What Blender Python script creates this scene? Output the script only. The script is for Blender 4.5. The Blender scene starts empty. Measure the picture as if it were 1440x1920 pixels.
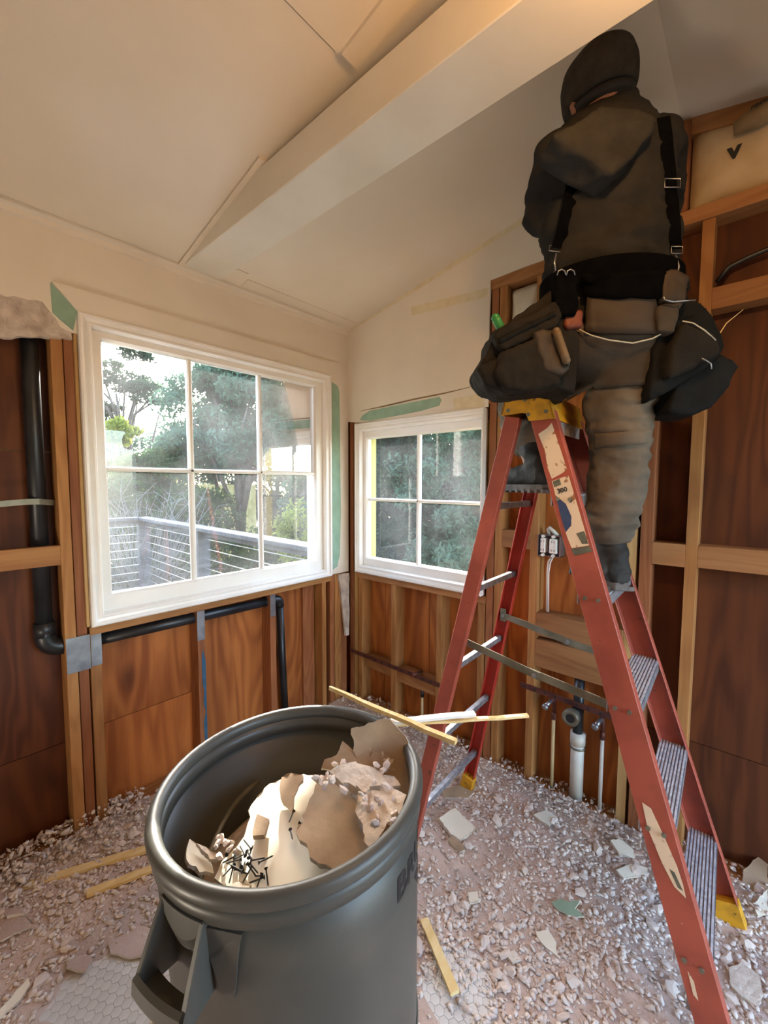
import bpy, bmesh, math, random
import numpy as np
from mathutils import Vector, Matrix, Quaternion, noise
from mathutils.bvhtree import BVHTree
from mathutils.geometry import delaunay_2d_cdt
random.seed(7); rng = np.random.default_rng(7)
scene = bpy.context.scene
col = scene.collection

# ------------------------------------------------------------------ camera
W, H = 1440, 1920
FPX = 787.7
CAM = Vector((1.950, 2.043, 1.5))
YAW, PITCH, ROLL = -2.41760416, -0.06851953, 0.00293188
_f = Vector((math.cos(YAW)*math.cos(PITCH), math.sin(YAW)*math.cos(PITCH), math.sin(PITCH)))
_r = Vector((math.sin(YAW), -math.cos(YAW), 0)); _u = _r.cross(_f)
CR = _r*math.cos(ROLL)+_u*math.sin(ROLL); CU = -_r*math.sin(ROLL)+_u*math.cos(ROLL); CF = _f
cd = bpy.data.cameras.new('camera'); cam = bpy.data.objects.new('camera', cd); col.objects.link(cam)
cd.sensor_fit = 'HORIZONTAL'; cd.sensor_width = 36; cd.lens = FPX/W*36; cd.clip_start = .02
cam.matrix_world = Matrix(((CR.x, CU.x, -CF.x, CAM.x), (CR.y, CU.y, -CF.y, CAM.y), (CR.z, CU.z, -CF.z, CAM.z), (0, 0, 0, 1)))
scene.camera = cam

# ------------------------------------------------------------------ sky, sun, exposure
SUN_EL = math.radians(28); SUN_AZ = Vector((-.60, -.80, 0)).normalized()      # direction to the sun
world = bpy.data.worlds.new('sky'); scene.world = world; world.use_nodes = True
wn = world.node_tree.nodes; wl = world.node_tree.links
sky = wn.new('ShaderNodeTexSky'); sky.sky_type = 'NISHITA'; sky.sun_disc = False
sky.sun_elevation = SUN_EL; sky.sun_rotation = math.atan2(SUN_AZ.x, SUN_AZ.y)
sky.air_density = 1.0; sky.dust_density = 2.0; sky.ozone_density = 1.0
wl.new(sky.outputs[0], wn['Background'].inputs[0]); wn['Background'].inputs[1].default_value = 0.95
sd = bpy.data.lights.new('sun', 'SUN'); sd.energy = 6.5; sd.angle = .0093; sd.color = (1, .93, .82)
sun = bpy.data.objects.new('sun', sd); col.objects.link(sun)
_sd = SUN_AZ*math.cos(SUN_EL)+Vector((0, 0, math.sin(SUN_EL)))
sun.rotation_euler = _sd.to_track_quat('Z', 'Y').to_euler(); sun.location = _sd*15
vs = scene.view_settings; vs.view_transform = 'Standard'; vs.look = 'None'; vs.gamma = 1; vs.use_curve_mapping = False
vs.exposure = 1.72
FILL_W = 9.          # power of the added fill light behind the camera

# ------------------------------------------------------------------ helpers
def ray(px, py): return CF + CR*((px-W/2)/FPX) - CU*((py-H/2)/FPX)
def onL(px, py, y=0.): d = ray(px, py); return CAM + d*((y-CAM.y)/d.y)
def onR(px, py, x=0.): d = ray(px, py); return CAM + d*((x-CAM.x)/d.x)
def onZ(px, py, z=0.): d = ray(px, py); return CAM + d*((z-CAM.z)/d.z)
def dep(px, py, t): return CAM + ray(px, py)*t
def onP(px, py, p0, n): d = ray(px, py); return CAM + d*((p0-CAM).dot(n)/d.dot(n))
def V(*a): return Vector(a)
def lin(c):
    if isinstance(c, str): c = tuple(int(c[i:i+2], 16) for i in (0, 2, 4))
    return tuple((v/255/12.92 if v/255 <= .04045 else ((v/255+.055)/1.055)**2.4) for v in c)+(1,)

MATS = {}
def mat(name, c, c2=None, rough=.6, metal=0., scale=6., stretch=(1, 1, 1), lo=.35, hi=.65, bump=0., bscale=None, rnd=0., spec=.5, detail=5, dist=0., spots=None):
    """procedural: noise mixes two colours, optional bump and per-object variation"""
    m = bpy.data.materials.new(name); m.use_nodes = True; MATS[name] = m
    N = m.node_tree.nodes; L = m.node_tree.links; b = N['Principled BSDF']
    b.inputs['Roughness'].default_value = rough; b.inputs['Metallic'].default_value = metal
    b.inputs['Specular IOR Level'].default_value = spec
    tc = N.new('ShaderNodeTexCoord'); mp = N.new('ShaderNodeMapping'); mp.inputs['Scale'].default_value = stretch
    L.new(tc.outputs['Object'], mp.inputs['Vector'])
    nz = N.new('ShaderNodeTexNoise'); nz.inputs['Scale'].default_value = scale; nz.inputs['Detail'].default_value = detail
    nz.inputs['Distortion'].default_value = dist
    L.new(mp.outputs[0], nz.inputs['Vector'])
    rp = N.new('ShaderNodeValToRGB'); rp.color_ramp.elements[0].position = lo; rp.color_ramp.elements[1].position = hi
    rp.color_ramp.elements[0].color = lin(c); rp.color_ramp.elements[1].color = lin(c2 if c2 else c)
    L.new(nz.outputs['Fac'], rp.inputs['Fac'])
    out = rp.outputs['Color']
    for sc_, thr, cc in (spots or []):
        ns = N.new('ShaderNodeTexNoise'); ns.inputs['Scale'].default_value = sc_; ns.inputs['Detail'].default_value = 7; ns.inputs['Roughness'].default_value = .65; L.new(tc.outputs['Object'], ns.inputs['Vector'])
        ms = N.new('ShaderNodeMapRange'); ms.inputs['From Min'].default_value = thr; ms.inputs['From Max'].default_value = thr+.025; L.new(ns.outputs['Fac'], ms.inputs['Value'])
        mc = N.new('ShaderNodeMix'); mc.data_type = 'RGBA'; L.new(ms.outputs[0], mc.inputs[0]); L.new(out, mc.inputs[6]); mc.inputs[7].default_value = lin(cc); out = mc.outputs[2]
    if rnd:
        oi = N.new('ShaderNodeObjectInfo'); hs = N.new('ShaderNodeHueSaturation')
        mr = N.new('ShaderNodeMapRange'); mr.inputs['To Min'].default_value = 1-rnd; mr.inputs['To Max'].default_value = 1+rnd
        L.new(oi.outputs['Random'], mr.inputs['Value']); L.new(mr.outputs[0], hs.inputs['Value']); L.new(out, hs.inputs['Color']); out = hs.outputs['Color']
    L.new(out, b.inputs['Base Color'])
    if bump:
        nb = N.new('ShaderNodeTexNoise'); nb.inputs['Scale'].default_value = bscale or scale*6; nb.inputs['Detail'].default_value = 6
        L.new(mp.outputs[0], nb.inputs['Vector'])
        bp = N.new('ShaderNodeBump'); bp.inputs['Strength'].default_value = bump; bp.inputs['Distance'].default_value = .01
        L.new(nb.outputs['Fac'], bp.inputs['Height']); L.new(bp.outputs[0], b.inputs['Normal'])
    return m

def wood(name, c, c2, axis='z', knots='5a2a10', kscale=2.2, ksize=.055, grain=34, rough=.65, rnd=.12, fine=.5, kamt=.75, bands=60.):
    """wood with long grain along one axis, growth figure and knots"""
    m = bpy.data.materials.new(name); m.use_nodes = True; MATS[name] = m
    N = m.node_tree.nodes; L = m.node_tree.links; b = N['Principled BSDF']; b.inputs['Roughness'].default_value = rough
    b.inputs['Specular IOR Level'].default_value = .3
    st = {'x': (.06, 1, 1), 'y': (1, .06, 1), 'z': (1, 1, .06)}[axis]
    ks = {'x': (.45, 1, 1), 'y': (1, .45, 1), 'z': (1, 1, .45)}[axis]
    tc = N.new('ShaderNodeTexCoord'); oi = N.new('ShaderNodeObjectInfo')
    ad = N.new('ShaderNodeVectorMath'); ad.operation = 'ADD'; cb = N.new('ShaderNodeCombineXYZ')
    ml = N.new('ShaderNodeMath'); ml.operation = 'MULTIPLY'; ml.inputs[1].default_value = 37.
    L.new(oi.outputs['Random'], ml.inputs[0])
    for i in range(3): L.new(ml.outputs[0], cb.inputs[i])
    L.new(tc.outputs['Object'], ad.inputs[0]); L.new(cb.outputs[0], ad.inputs[1])
    m1 = N.new('ShaderNodeMapping'); m1.inputs['Scale'].default_value = st; L.new(ad.outputs[0], m1.inputs[0])
    m2 = N.new('ShaderNodeMapping'); m2.inputs['Scale'].default_value = ks; L.new(ad.outputs[0], m2.inputs[0])
    vo = N.new('ShaderNodeTexVoronoi'); vo.inputs['Scale'].default_value = kscale; L.new(m2.outputs[0], vo.inputs['Vector'])
    # grain bends around the knots
    n1 = N.new('ShaderNodeTexNoise'); n1.inputs['Scale'].default_value = grain*.28; n1.inputs['Detail'].default_value = 3; n1.inputs['Distortion'].default_value = 1.2
    n2 = N.new('ShaderNodeTexNoise'); n2.inputs['Scale'].default_value = grain*3; n2.inputs['Detail'].default_value = 4
    L.new(m1.outputs[0], n1.inputs['Vector']); L.new(m1.outputs[0], n2.inputs['Vector'])
    m3 = N.new('ShaderNodeMapping'); m3.inputs['Scale'].default_value = {'x': (.16, 1, 1), 'y': (1, .16, 1), 'z': (1, 1, .16)}[axis]; L.new(ad.outputs[0], m3.inputs[0])
    n3 = N.new('ShaderNodeTexNoise'); n3.inputs['Scale'].default_value = grain*.16; n3.inputs['Detail'].default_value = 2; n3.inputs['Distortion'].default_value = .6; L.new(m3.outputs[0], n3.inputs['Vector'])
    sm = N.new('ShaderNodeMath'); sm.operation = 'MULTIPLY_ADD'; sm.inputs[1].default_value = bands; L.new(n3.outputs['Fac'], sm.inputs[0])
    vk = N.new('ShaderNodeMath'); vk.operation = 'MULTIPLY'; vk.inputs[1].default_value = 14; L.new(vo.outputs['Distance'], vk.inputs[0]); L.new(vk.outputs[0], sm.inputs[2])
    sn = N.new('ShaderNodeMath'); sn.operation = 'SINE'; L.new(sm.outputs[0], sn.inputs[0])
    sa = N.new('ShaderNodeMath'); sa.operation = 'MULTIPLY_ADD'; sa.inputs[1].default_value = .13; L.new(sn.outputs[0], sa.inputs[0]); L.new(n1.outputs['Fac'], sa.inputs[2])
    mx = N.new('ShaderNodeMix'); mx.data_type = 'FLOAT'; mx.inputs[0].default_value = fine*.6
    L.new(sa.outputs[0], mx.inputs[2]); L.new(n2.outputs['Fac'], mx.inputs[3])
    rp = N.new('ShaderNodeValToRGB'); rp.color_ramp.elements[0].position = .34; rp.color_ramp.elements[1].position = .66
    rp.color_ramp.elements[0].color = lin(c); rp.color_ramp.elements[1].color = lin(c2)
    L.new(mx.outputs[0], rp.inputs['Fac'])
    kr = N.new('ShaderNodeMapRange'); kr.inputs['From Min'].default_value = ksize*.35; kr.inputs['From Max'].default_value = ksize*1.6
    kr.inputs['To Min'].default_value = kamt; kr.inputs['To Max'].default_value = 0; L.new(vo.outputs['Distance'], kr.inputs['Value'])
    km = N.new('ShaderNodeMix'); km.data_type = 'RGBA'; L.new(kr.outputs[0], km.inputs[0]); L.new(rp.outputs[0], km.inputs[6]); km.inputs[7].default_value = lin(knots)
    hs = N.new('ShaderNodeHueSaturation'); mr = N.new('ShaderNodeMapRange'); mr.inputs['To Min'].default_value = 1-rnd; mr.inputs['To Max'].default_value = 1+rnd
    L.new(oi.outputs['Random'], mr.inputs['Value']); L.new(mr.outputs[0], hs.inputs['Value']); L.new(km.outputs[2], hs.inputs['Color'])
    L.new(hs.outputs[0], b.inputs['Base Color'])
    bp = N.new('ShaderNodeBump'); bp.inputs['Strength'].default_value = .12; bp.inputs['Distance'].default_value = .004
    L.new(n2.outputs['Fac'], bp.inputs['Height']); L.new(bp.outputs[0], b.inputs['Normal'])
    return m

def finish(o, parent, m, smooth):
    col.objects.link(o)
    if m is not None: o.data.materials.append(MATS[m] if isinstance(m, str) else m)
    if parent is not None:
        o.parent = parent; r = parent
        off = Vector(parent.get('_o', (0, 0, 0)))
        o.matrix_parent_inverse = Matrix.Translation(-off)
    if smooth:
        for p in o.data.polygons: p.use_smooth = True
    return o
def obj(name, verts, faces, m=None, parent=None, smooth=False):
    me = bpy.data.meshes.new(name); me.from_pydata([tuple(v) for v in verts], [], [tuple(f) for f in faces]); me.validate(); me.update()
    bm = bmesh.new(); bm.from_mesh(me); bmesh.ops.recalc_face_normals(bm, faces=bm.faces); bm.to_mesh(me); bm.free()
    return finish(bpy.data.objects.new(name, me), parent, m, smooth)
def bobj(name, bm, m=None, parent=None, smooth=False):
    me = bpy.data.meshes.new(name); bmesh.ops.recalc_face_normals(bm, faces=bm.faces); bm.to_mesh(me); bm.free()
    return finish(bpy.data.objects.new(name, me), parent, m, smooth)
def tag(o, label=None, cat=None, group=None, kind=None):
    if label: o['label'] = label
    if cat: o['category'] = cat
    if group: o['group'] = group
    if kind: o['kind'] = kind
    return o
def thing(name, label, cat, loc=(0, 0, 0), group=None):
    o = bpy.data.objects.new(name, None); col.objects.link(o); o.location = loc; o['_o'] = tuple(loc); o.empty_display_size = .05
    return tag(o, label, cat, group)
class G:                                   # geometry collector
    def __init__(s): s.v = []; s.f = []
    def add(s, v, f):
        n = len(s.v); s.v += [Vector(a) for a in v]; s.f += [tuple(i+n for i in q) for q in f]; return s
    def box(s, a, b):
        x0, y0, z0 = a; x1, y1, z1 = b
        return s.add([(x0, y0, z0), (x1, y0, z0), (x1, y1, z0), (x0, y1, z0), (x0, y0, z1), (x1, y0, z1), (x1, y1, z1), (x0, y1, z1)],
                     [(0, 3, 2, 1), (4, 5, 6, 7), (0, 1, 5, 4), (1, 2, 6, 5), (2, 3, 7, 6), (3, 0, 4, 7)])
    def bar(s, p, q, u, v):                # box from p to q with half-width vectors u, v
        p, q, u, v = map(Vector, (p, q, u, v))
        c = [p-u-v, p+u-v, p+u+v, p-u+v, q-u-v, q+u-v, q+u+v, q-u+v]
        return s.add(c, [(0, 3, 2, 1), (4, 5, 6, 7), (0, 1, 5, 4), (1, 2, 6, 5), (2, 3, 7, 6), (3, 0, 4, 7)])
    def prism(s, poly, off):               # extrude a polygon by a vector
        n = len(poly); off = Vector(off)
        return s.add(list(poly)+[Vector(p)+off for p in poly], [tuple(range(n))[::-1], tuple(range(n, 2*n))]+[(i, (i+1) % n, n+(i+1) % n, n+i) for i in range(n)])
    def tube(s, pts, r, n=12, cap=True):
        pts = [Vector(p) for p in pts]; rs = r if isinstance(r, (list, tuple)) else [r]*len(pts)
        b = len(s.v); prev = None
        for i, p in enumerate(pts):
            t = (pts[min(i+1, len(pts)-1)]-pts[max(i-1, 0)]).normalized()
            if prev is None: a = t.orthogonal().normalized()
            else: a = (prev-t*prev.dot(t)).normalized()
            prev = a; c = t.cross(a)
            for k in range(n): s.v.append(p+(a*math.cos(2*math.pi*k/n)+c*math.sin(2*math.pi*k/n))*rs[i])
        for i in range(len(pts)-1):
            for k in range(n): s.f.append((b+i*n+k, b+i*n+(k+1) % n, b+(i+1)*n+(k+1) % n, b+(i+1)*n+k))
        if cap: s.f.append(tuple(b+k for k in range(n))[::-1]); s.f.append(tuple(b+(len(pts)-1)*n+k for k in range(n)))
        return s
    def lathe(s, prof, c, n=24, axis='z', closed=False):
        c = Vector(c); b = len(s.v); k = len(prof)
        for j in range(n):
            t = 2*math.pi*j/n
            for (r, h) in prof:
                d = {'z': V(r*math.cos(t), r*math.sin(t), h), 'x': V(h, r*math.cos(t), r*math.sin(t)), 'y': V(r*math.cos(t), h, r*math.sin(t))}[axis]
                s.v.append(c+d)
        for j in range(n):
            for i in range(k if closed else k-1):
                i2 = (i+1) % k; s.f.append((b+j*k+i, b+((j+1) % n)*k+i, b+((j+1) % n)*k+i2, b+j*k+i2))
        if not closed:
            if prof[0][0] > 1e-6: s.f.append(tuple(b+j*k for j in range(n)))
            if prof[-1][0] > 1e-6: s.f.append(tuple(b+j*k+k-1 for j in range(n)))
        return s
    def loft(s, rings, n=20, cap=True):    # rings: (centre, axis_u, axis_v)
        b = len(s.v)
        for c, u, v in rings:
            for k in range(n): s.v.append(Vector(c)+Vector(u)*math.cos(2*math.pi*k/n)+Vector(v)*math.sin(2*math.pi*k/n))
        for i in range(len(rings)-1):
            for k in range(n): s.f.append((b+i*n+k, b+i*n+(k+1) % n, b+(i+1)*n+(k+1) % n, b+(i+1)*n+k))
        if cap: s.f.append(tuple(b+k for k in range(n))[::-1]); s.f.append(tuple(b+(len(rings)-1)*n+k for k in range(n)))
        return s
    def ball(s, c, r, n=12, m=8):
        r = (r, r, r) if not isinstance(r, (tuple, list)) else r; c = Vector(c); b = len(s.v)
        for i in range(1, m):
            a = math.pi*i/m
            for k in range(n):
                t = 2*math.pi*k/n; s.v.append(c+V(r[0]*math.sin(a)*math.cos(t), r[1]*math.sin(a)*math.sin(t), r[2]*math.cos(a)))
        s.v += [c+V(0, 0, r[2]), c-V(0, 0, r[2])]; t0 = len(s.v)-2
        for i in range(m-2):
            for k in range(n): s.f.append((b+i*n+k, b+(i+1)*n+k, b+(i+1)*n+(k+1) % n, b+i*n+(k+1) % n))
        for k in range(n):
            s.f.append((t0, b+k, b+(k+1) % n)); s.f.append((t0+1, b+(m-2)*n+(k+1) % n, b+(m-2)*n+k))
        return s
    def obj(s, name, m=None, parent=None, smooth=False): return obj(name, s.v, s.f, m, parent, smooth)
def box(name, a, b, m, parent=None):
    a2 = tuple(min(p, q) for p, q in zip(a, b)); b2 = tuple(max(p, q) for p, q in zip(a, b))
    return G().box(a2, b2).obj(name, m, parent)
def bevel(o, w=.003, seg=1):
    md = o.modifiers.new('bevel', 'BEVEL'); md.width = w; md.segments = seg; md.limit_method = 'ANGLE'; return o
def evalmesh(o):
    dg = bpy.context.evaluated_depsgraph_get(); e = o.evaluated_get(dg); return bpy.data.meshes.new_from_object(e)
def remesh(name, g, voxel, m, parent, smooth_it=6, wrinkle=None, boundary=None):
    """union of overlapping solids turned into one continuous skin"""
    o = g.obj(name, m, None, True)
    r = o.modifiers.new('r', 'REMESH'); r.mode = 'VOXEL'; r.voxel_size = voxel; r.use_smooth_shade = True
    if smooth_it: s = o.modifiers.new('s', 'SMOOTH'); s.iterations = smooth_it; s.factor = .5
    me = evalmesh(o); o.modifiers.clear(); old = o.data; o.data = me; bpy.data.meshes.remove(old); me.name = name
    if wrinkle:
        me.update(); n = len(me.vertices); co = np.empty(n*3); me.vertices.foreach_get('co', co); no = np.empty(n*3); me.vertices.foreach_get('normal', no)
        co = co.reshape(-1, 3); no = no.reshape(-1, 3)
        d = np.array([wrinkle(Vector(p)) for p in co]); co = co+no*d[:, None]; me.vertices.foreach_set('co', co.ravel()); me.update()
    for p in me.polygons: p.use_smooth = True
    if not me.materials: me.materials.append(MATS[m])
    if parent is not None:
        o.parent = parent; o.matrix_parent_inverse = Matrix.Translation(-Vector(parent.get('_o', (0, 0, 0))))
    return o
def fold(p, scale, amp, stretch=(1, 1, 1), seed=0):
    q = Vector((p.x*stretch[0], p.y*stretch[1], p.z*stretch[2]))*scale+Vector((seed, seed*2, seed*3))
    v = noise.noise(q); return amp*(1-2*abs(v))
def text_mesh(txt, size, bold=0.0):
    cu = bpy.data.curves.new('t', 'FONT'); cu.body = txt; cu.size = size; cu.offset = bold; cu.resolution_u = 3
    o = bpy.data.objects.new('t', cu); col.objects.link(o); me = evalmesh(o); bpy.data.objects.remove(o)
    v = [tuple(a.co) for a in me.vertices]; f = [tuple(p.vertices) for p in me.polygons]; bpy.data.meshes.remove(me); return v, f

# ------------------------------------------------------------------ materials
mat('paint', 'dcd2c2', 'd6cbba', rough=.42, scale=3, bump=.03, bscale=60)
mat('paint_ceiling', 'dacdb9', 'd5c7b2', rough=.34, scale=2.5, bump=.02, bscale=40)
mat('paint_beam', 'd9d2c3', 'd2c9b8', rough=.4, scale=4, bump=.03, bscale=30)
mat('white_gloss', 'ece8e2', 'e4dfd6', rough=.3, scale=5)
mat('green_board', '94b09a', '84a18b', rough=.8, scale=14, bump=.05)
mat('tape', 'd8ccae', 'cfc09d', rough=.8, scale=20)
mat('gypsum', 'dccfbf', 'bfb09e', rough=.95, scale=18, bump=.5, bscale=70)
mat('plaster', 'd2c4b5', 'a8978a', rough=.95, scale=16, bump=.9, bscale=60)
wood('stud_z', '8f5f33', 'aa7946', 'z', ksize=.03, kscale=3)
wood('stud_red', '7f4a2b', '97613c', 'z', ksize=.03, kscale=3)
wood('stud_pale', 'ab8450', 'bd9a66', 'z', ksize=.02, kscale=2)
wood('lumber_x', '8f5f35', 'a57443', 'x', ksize=.03, kscale=3)
wood('lumber_y', '8a5c35', 'a07045', 'y', ksize=.03, kscale=3)
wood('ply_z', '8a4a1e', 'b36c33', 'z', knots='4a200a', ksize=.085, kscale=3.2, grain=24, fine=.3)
wood('ply_shaded', '44200d', '5e3216', 'z', knots='2e1307', ksize=.085, kscale=3.0, grain=24, fine=.3)  # same plywood in the dim bays, shade put into its colour
wood('lath', 'd9b878', 'e6cd97', 'x', ksize=.0, kscale=1, rnd=.06, kamt=0)
wood('deck_wood', '35363b', '4b4c52', 'x', ksize=.02, kscale=2, rnd=.1)
mat('abs', '17181a', '24262a', rough=.38, scale=8)
mat('steel', 'a9adb4', '8d9198', rough=.35, metal=.85, scale=20)
mat('steel_dirty', '8b8676', '6f6a58', rough=.5, metal=.6, scale=15)
mat('copper', '6d3d31', '52302b', rough=.55, metal=.4, scale=25)
mat('pvc', 'd9d4c8', 'c4bdae', rough=.4, scale=8)
mat('pex', 'cbb489', 'bfa673', rough=.4, scale=8)
mat('fibreglass', 'a8503c', '8c4030', rough=.5, scale=9, lo=.4, hi=.72, bump=.06, bscale=120, spots=[(28, .665, '4a3a2c'), (45, .70, 'd8b8a4')])
mat('fibreglass_sunlit', 'b03020', 'a02a1c', rough=.5, scale=9)  # far rear rail: sunlit brightness put into the red
mat('ladder_yellow', 'd59a1c', 'a8761c', rough=.55, scale=22, lo=.42, hi=.7, bump=.06, spots=[(34, .62, '6a4a1c')])
mat('label_cream', 'e0c8aa', '9a6a4a', rough=.75, scale=42, lo=.58, hi=.66, detail=6)
mat('label_blue', '2c3c66', '39485f', rough=.7, scale=30)
mat('label_grey', '6b6a58', '4f4f44', rough=.8, scale=30)
mat('ink', '23221f', rough=.7)
mat('aluminium', 'b4b6bb', '8c8e94', rough=.42, metal=.7, scale=40, bump=.1)
mat('alu_dusty', 'c6c6ca', '9c9ca4', rough=.6, metal=.1, scale=60, bump=.15)
mat('bin_grey', '504f49', '474742', rough=.42, scale=4, bump=.02, bscale=200)
mat('bin_mark', '17191b', rough=.5)
mat('paper_brown', 'a99174', '907860', rough=.9, scale=9, bump=.15, bscale=40, spots=[(60, .70, 'd9cdbd'), (9, .64, 'c2b29a')])
mat('paper_white', 'e3dccb', 'd8cfba', rough=.85, scale=5, bump=.05)
mat('dust', 'cdb8aa', 'b9a294', rough=1., scale=7, bump=.5, bscale=90)
mat('rubble', 'e2d4c8', 'cbb9ab', rough=1., scale=30, bump=.3, bscale=90)
mat('tile', 'd2cdc6', 'c6c0b8', rough=.5, scale=12, rnd=.04)
mat('grout', '8d8681', '7b746f', rough=.95, scale=30)
mat('insul', 'c9b492', 'b59f7c', rough=.85, scale=8, bump=.2, bscale=20)
mat('insul_white', 'd9d2c2', 'c2b8a4', rough=.8, scale=8, bump=.2, bscale=20)
mat('kraft', '8a7350', '6d5a3d', rough=.8, scale=12)
mat('hoodie', '2b2926', '22201e', rough=.95, scale=14, bump=.15, bscale=220, spec=.2)
mat('hood', '33312d', '282624', rough=.95, scale=14, bump=.15, bscale=220, spec=.2)
mat('beanie', '3a342c', '302a23', rough=.95, scale=40, bump=.3, bscale=160, spec=.2)
mat('trousers', '6a5f52', '524a40', rough=.9, scale=8, bump=.12, bscale=150, spec=.25)
mat('seat_patch', '473f37', '3a342e', rough=.9, scale=8, bump=.12, bscale=150, spec=.25)
mat('boot', '100f0e', '1c1916', rough=.75, scale=20, bump=.25, bscale=70)
mat('sole', '6f6b68', '4d4a48', rough=.85, scale=30)
mat('strap', '040405', '080809', rough=.95, scale=30, bump=.2, bscale=300, spec=.05)
mat('pouch', '1b1714', '24201b', rough=.85, scale=10, bump=.2, bscale=60, spec=.15)
mat('pouch_black', '0f0f0f', '181716', rough=.85, scale=10, bump=.2, bscale=60, spec=.15)
mat('leather', '392b1d', '2c2116', rough=.7, scale=8, bump=.12)
mat('leather_tan', '6e5a40', '5a4830', rough=.6, scale=10)
mat('piping', 'b8b4a6', rough=.5)
mat('skin', '9c6a50', '8d5c45', rough=.55, scale=20)
mat('hair', '1a1512', rough=.8)
mat('tool_green', '2f8a4a', '277a40', rough=.4)
mat('red_orange', '6a2f1a', rough=.6)
mat('receptacle', 'e6e1d8', 'dad4c8', rough=.45)
mat('blue_paint', '2f5d78', '274e68', rough=.7, scale=30)
mat('cable', 'd8d2c4', 'cfc8b8', rough=.6)
mat('leaf_grey', '536a57', '425942', rough=.75, scale=2.2, spec=.1)
mat('leaf_green', '455a33', '344628', rough=.75, scale=2.2, spec=.1)
mat('leaf_dark', '31422e', '263425', rough=.75, scale=2.2, spec=.1)
mat('leaf_sunlit', '8e9240', '757c36', rough=.75, scale=2.2, spec=.1)  # yellow-green of sunlit shrubs put into the leaf colour
mat('bark', '5a5048', '40372f', rough=.95, scale=8, bump=.6, bscale=30)
mat('twig', '77746f', '5c5956', rough=.9, scale=8)
mat('ground', '5a5340', '46452f', rough=1., scale=3, bump=.4)
mat('siding_yellow', 'b8a65c', 'ae9b50', rough=.8, scale=4)
mat('fence_wood', 'c0ad72', 'a89458', rough=.9, scale=6)
for nm in ('leaf_grey', 'leaf_green', 'leaf_dark', 'leaf_sunlit'):       # thin leaves let light through
    m = MATS[nm]; N = m.node_tree.nodes; L = m.node_tree.links; b = N['Principled BSDF']
    src = b.inputs['Base Color'].links[0].from_socket
    tr = N.new('ShaderNodeBsdfTranslucent'); L.new(src, tr.inputs[0]); ms = N.new('ShaderNodeMixShader'); ms.inputs[0].default_value = .45
    L.new(b.outputs[0], ms.inputs[1]); L.new(tr.outputs[0], ms.inputs[2]); L.new(ms.outputs[0], N['Material Output'].inputs[0])
def glass_mat():
    m = bpy.data.materials.new('dirty_glass'); m.use_nodes = True; MATS['glass'] = m
    N = m.node_tree.nodes; L = m.node_tree.links; N.remove(N['Principled BSDF'])
    fr = N.new('ShaderNodeFresnel'); fr.inputs[0].default_value = 1.65
    tp = N.new('ShaderNodeBsdfTransparent'); tp.inputs[0].default_value = (.95, .98, .97, 1)
    gl = N.new('ShaderNodeBsdfGlossy'); gl.inputs['Roughness'].default_value = .0
    m1 = N.new('ShaderNodeMixShader'); L.new(fr.outputs[0], m1.inputs[0]); L.new(tp.outputs[0], m1.inputs[1]); L.new(gl.outputs[0], m1.inputs[2])
    tl = N.new('ShaderNodeBsdfTranslucent'); tl.inputs[0].default_value = (.9, .93, .95, 1)
    tc = N.new('ShaderNodeTexCoord'); nz = N.new('ShaderNodeTexNoise'); nz.inputs['Scale'].default_value = 4; nz.inputs['Detail'].default_value = 8
    L.new(tc.outputs['Object'], nz.inputs['Vector'])
    mr = N.new('ShaderNodeMapRange'); mr.inputs['From Min'].default_value = .3; mr.inputs['From Max'].default_value = .75
    mr.inputs['To Min'].default_value = .006; mr.inputs['To Max'].default_value = .04
    L.new(nz.outputs['Fac'], mr.inputs['Value'])
    m2 = N.new('ShaderNodeMixShader'); L.new(mr.outputs[0], m2.inputs[0]); L.new(m1.outputs[0], m2.inputs[1]); L.new(tl.outputs[0], m2.inputs[2])
    L.new(m2.outputs[0], N['Material Output'].inputs[0])
glass_mat()

# ================================================================== THE ROOM
ZT = 2.49; RID = 1.77; ZR = 2.853; SL = (ZR-ZT)/RID
def zc(y): return ZT+SL*y if y < RID else ZR-SL*(y-RID)
SD = -.012; SB = -.10                      # stud face and sheathing face behind the drywall face
fl = box('floor', (-.12, -.12, -.06), (4.2, 3.66, -.004), 'grout'); tag(fl, 'hex tiled floor under plaster dust', kind='structure')

# ---- ceiling: two slopes, seams and trims
g = G(); x0, x1 = -.112, 4.2
g.prism([V(x0, -.1, zc(-.1)), V(x0, RID, ZR), V(x0, 3.66, zc(3.66)), V(x0, 3.66, zc(3.66)+.02), V(x0, RID, ZR+.02), V(x0, -.1, zc(-.1)+.02)], V(x1-x0, 0, 0))
ceil = g.obj('ceiling', 'paint_ceiling'); tag(ceil, kind='structure')
def slope_slab(name, xa, xb, ya, yb, t, m, parent):
    return G().prism([V(xa, ya, zc(ya)), V(xa, yb, zc(yb)), V(xa, yb, zc(yb)-t), V(xa, ya, zc(ya)-t)], V(xb-xa, 0, 0)).obj(name, m, parent)
slope_slab('ceiling_batten', 1.055, 1.088, .0, .70, .009, 'paint_ceiling', ceil)
slope_slab('ceiling_panel', 1.085, 4.2, 1.10, RID, .007, 'paint_ceiling', ceil)
slope_slab('ceiling_batten', 1.02, 1.085, 1.115, RID, .02, 'paint_ceiling', ceil)
slope_slab('ceiling_panel', 1.092, 4.2, .035, 1.096, .004, 'paint_ceiling', ceil)
slope_slab('ceiling_panel', .80, .885, .035, .14, .004, 'paint_ceiling', ceil)
slope_slab('ceiling_panel', .02, .78, .032, .10, .003, 'paint_ceiling', ceil)
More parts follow.
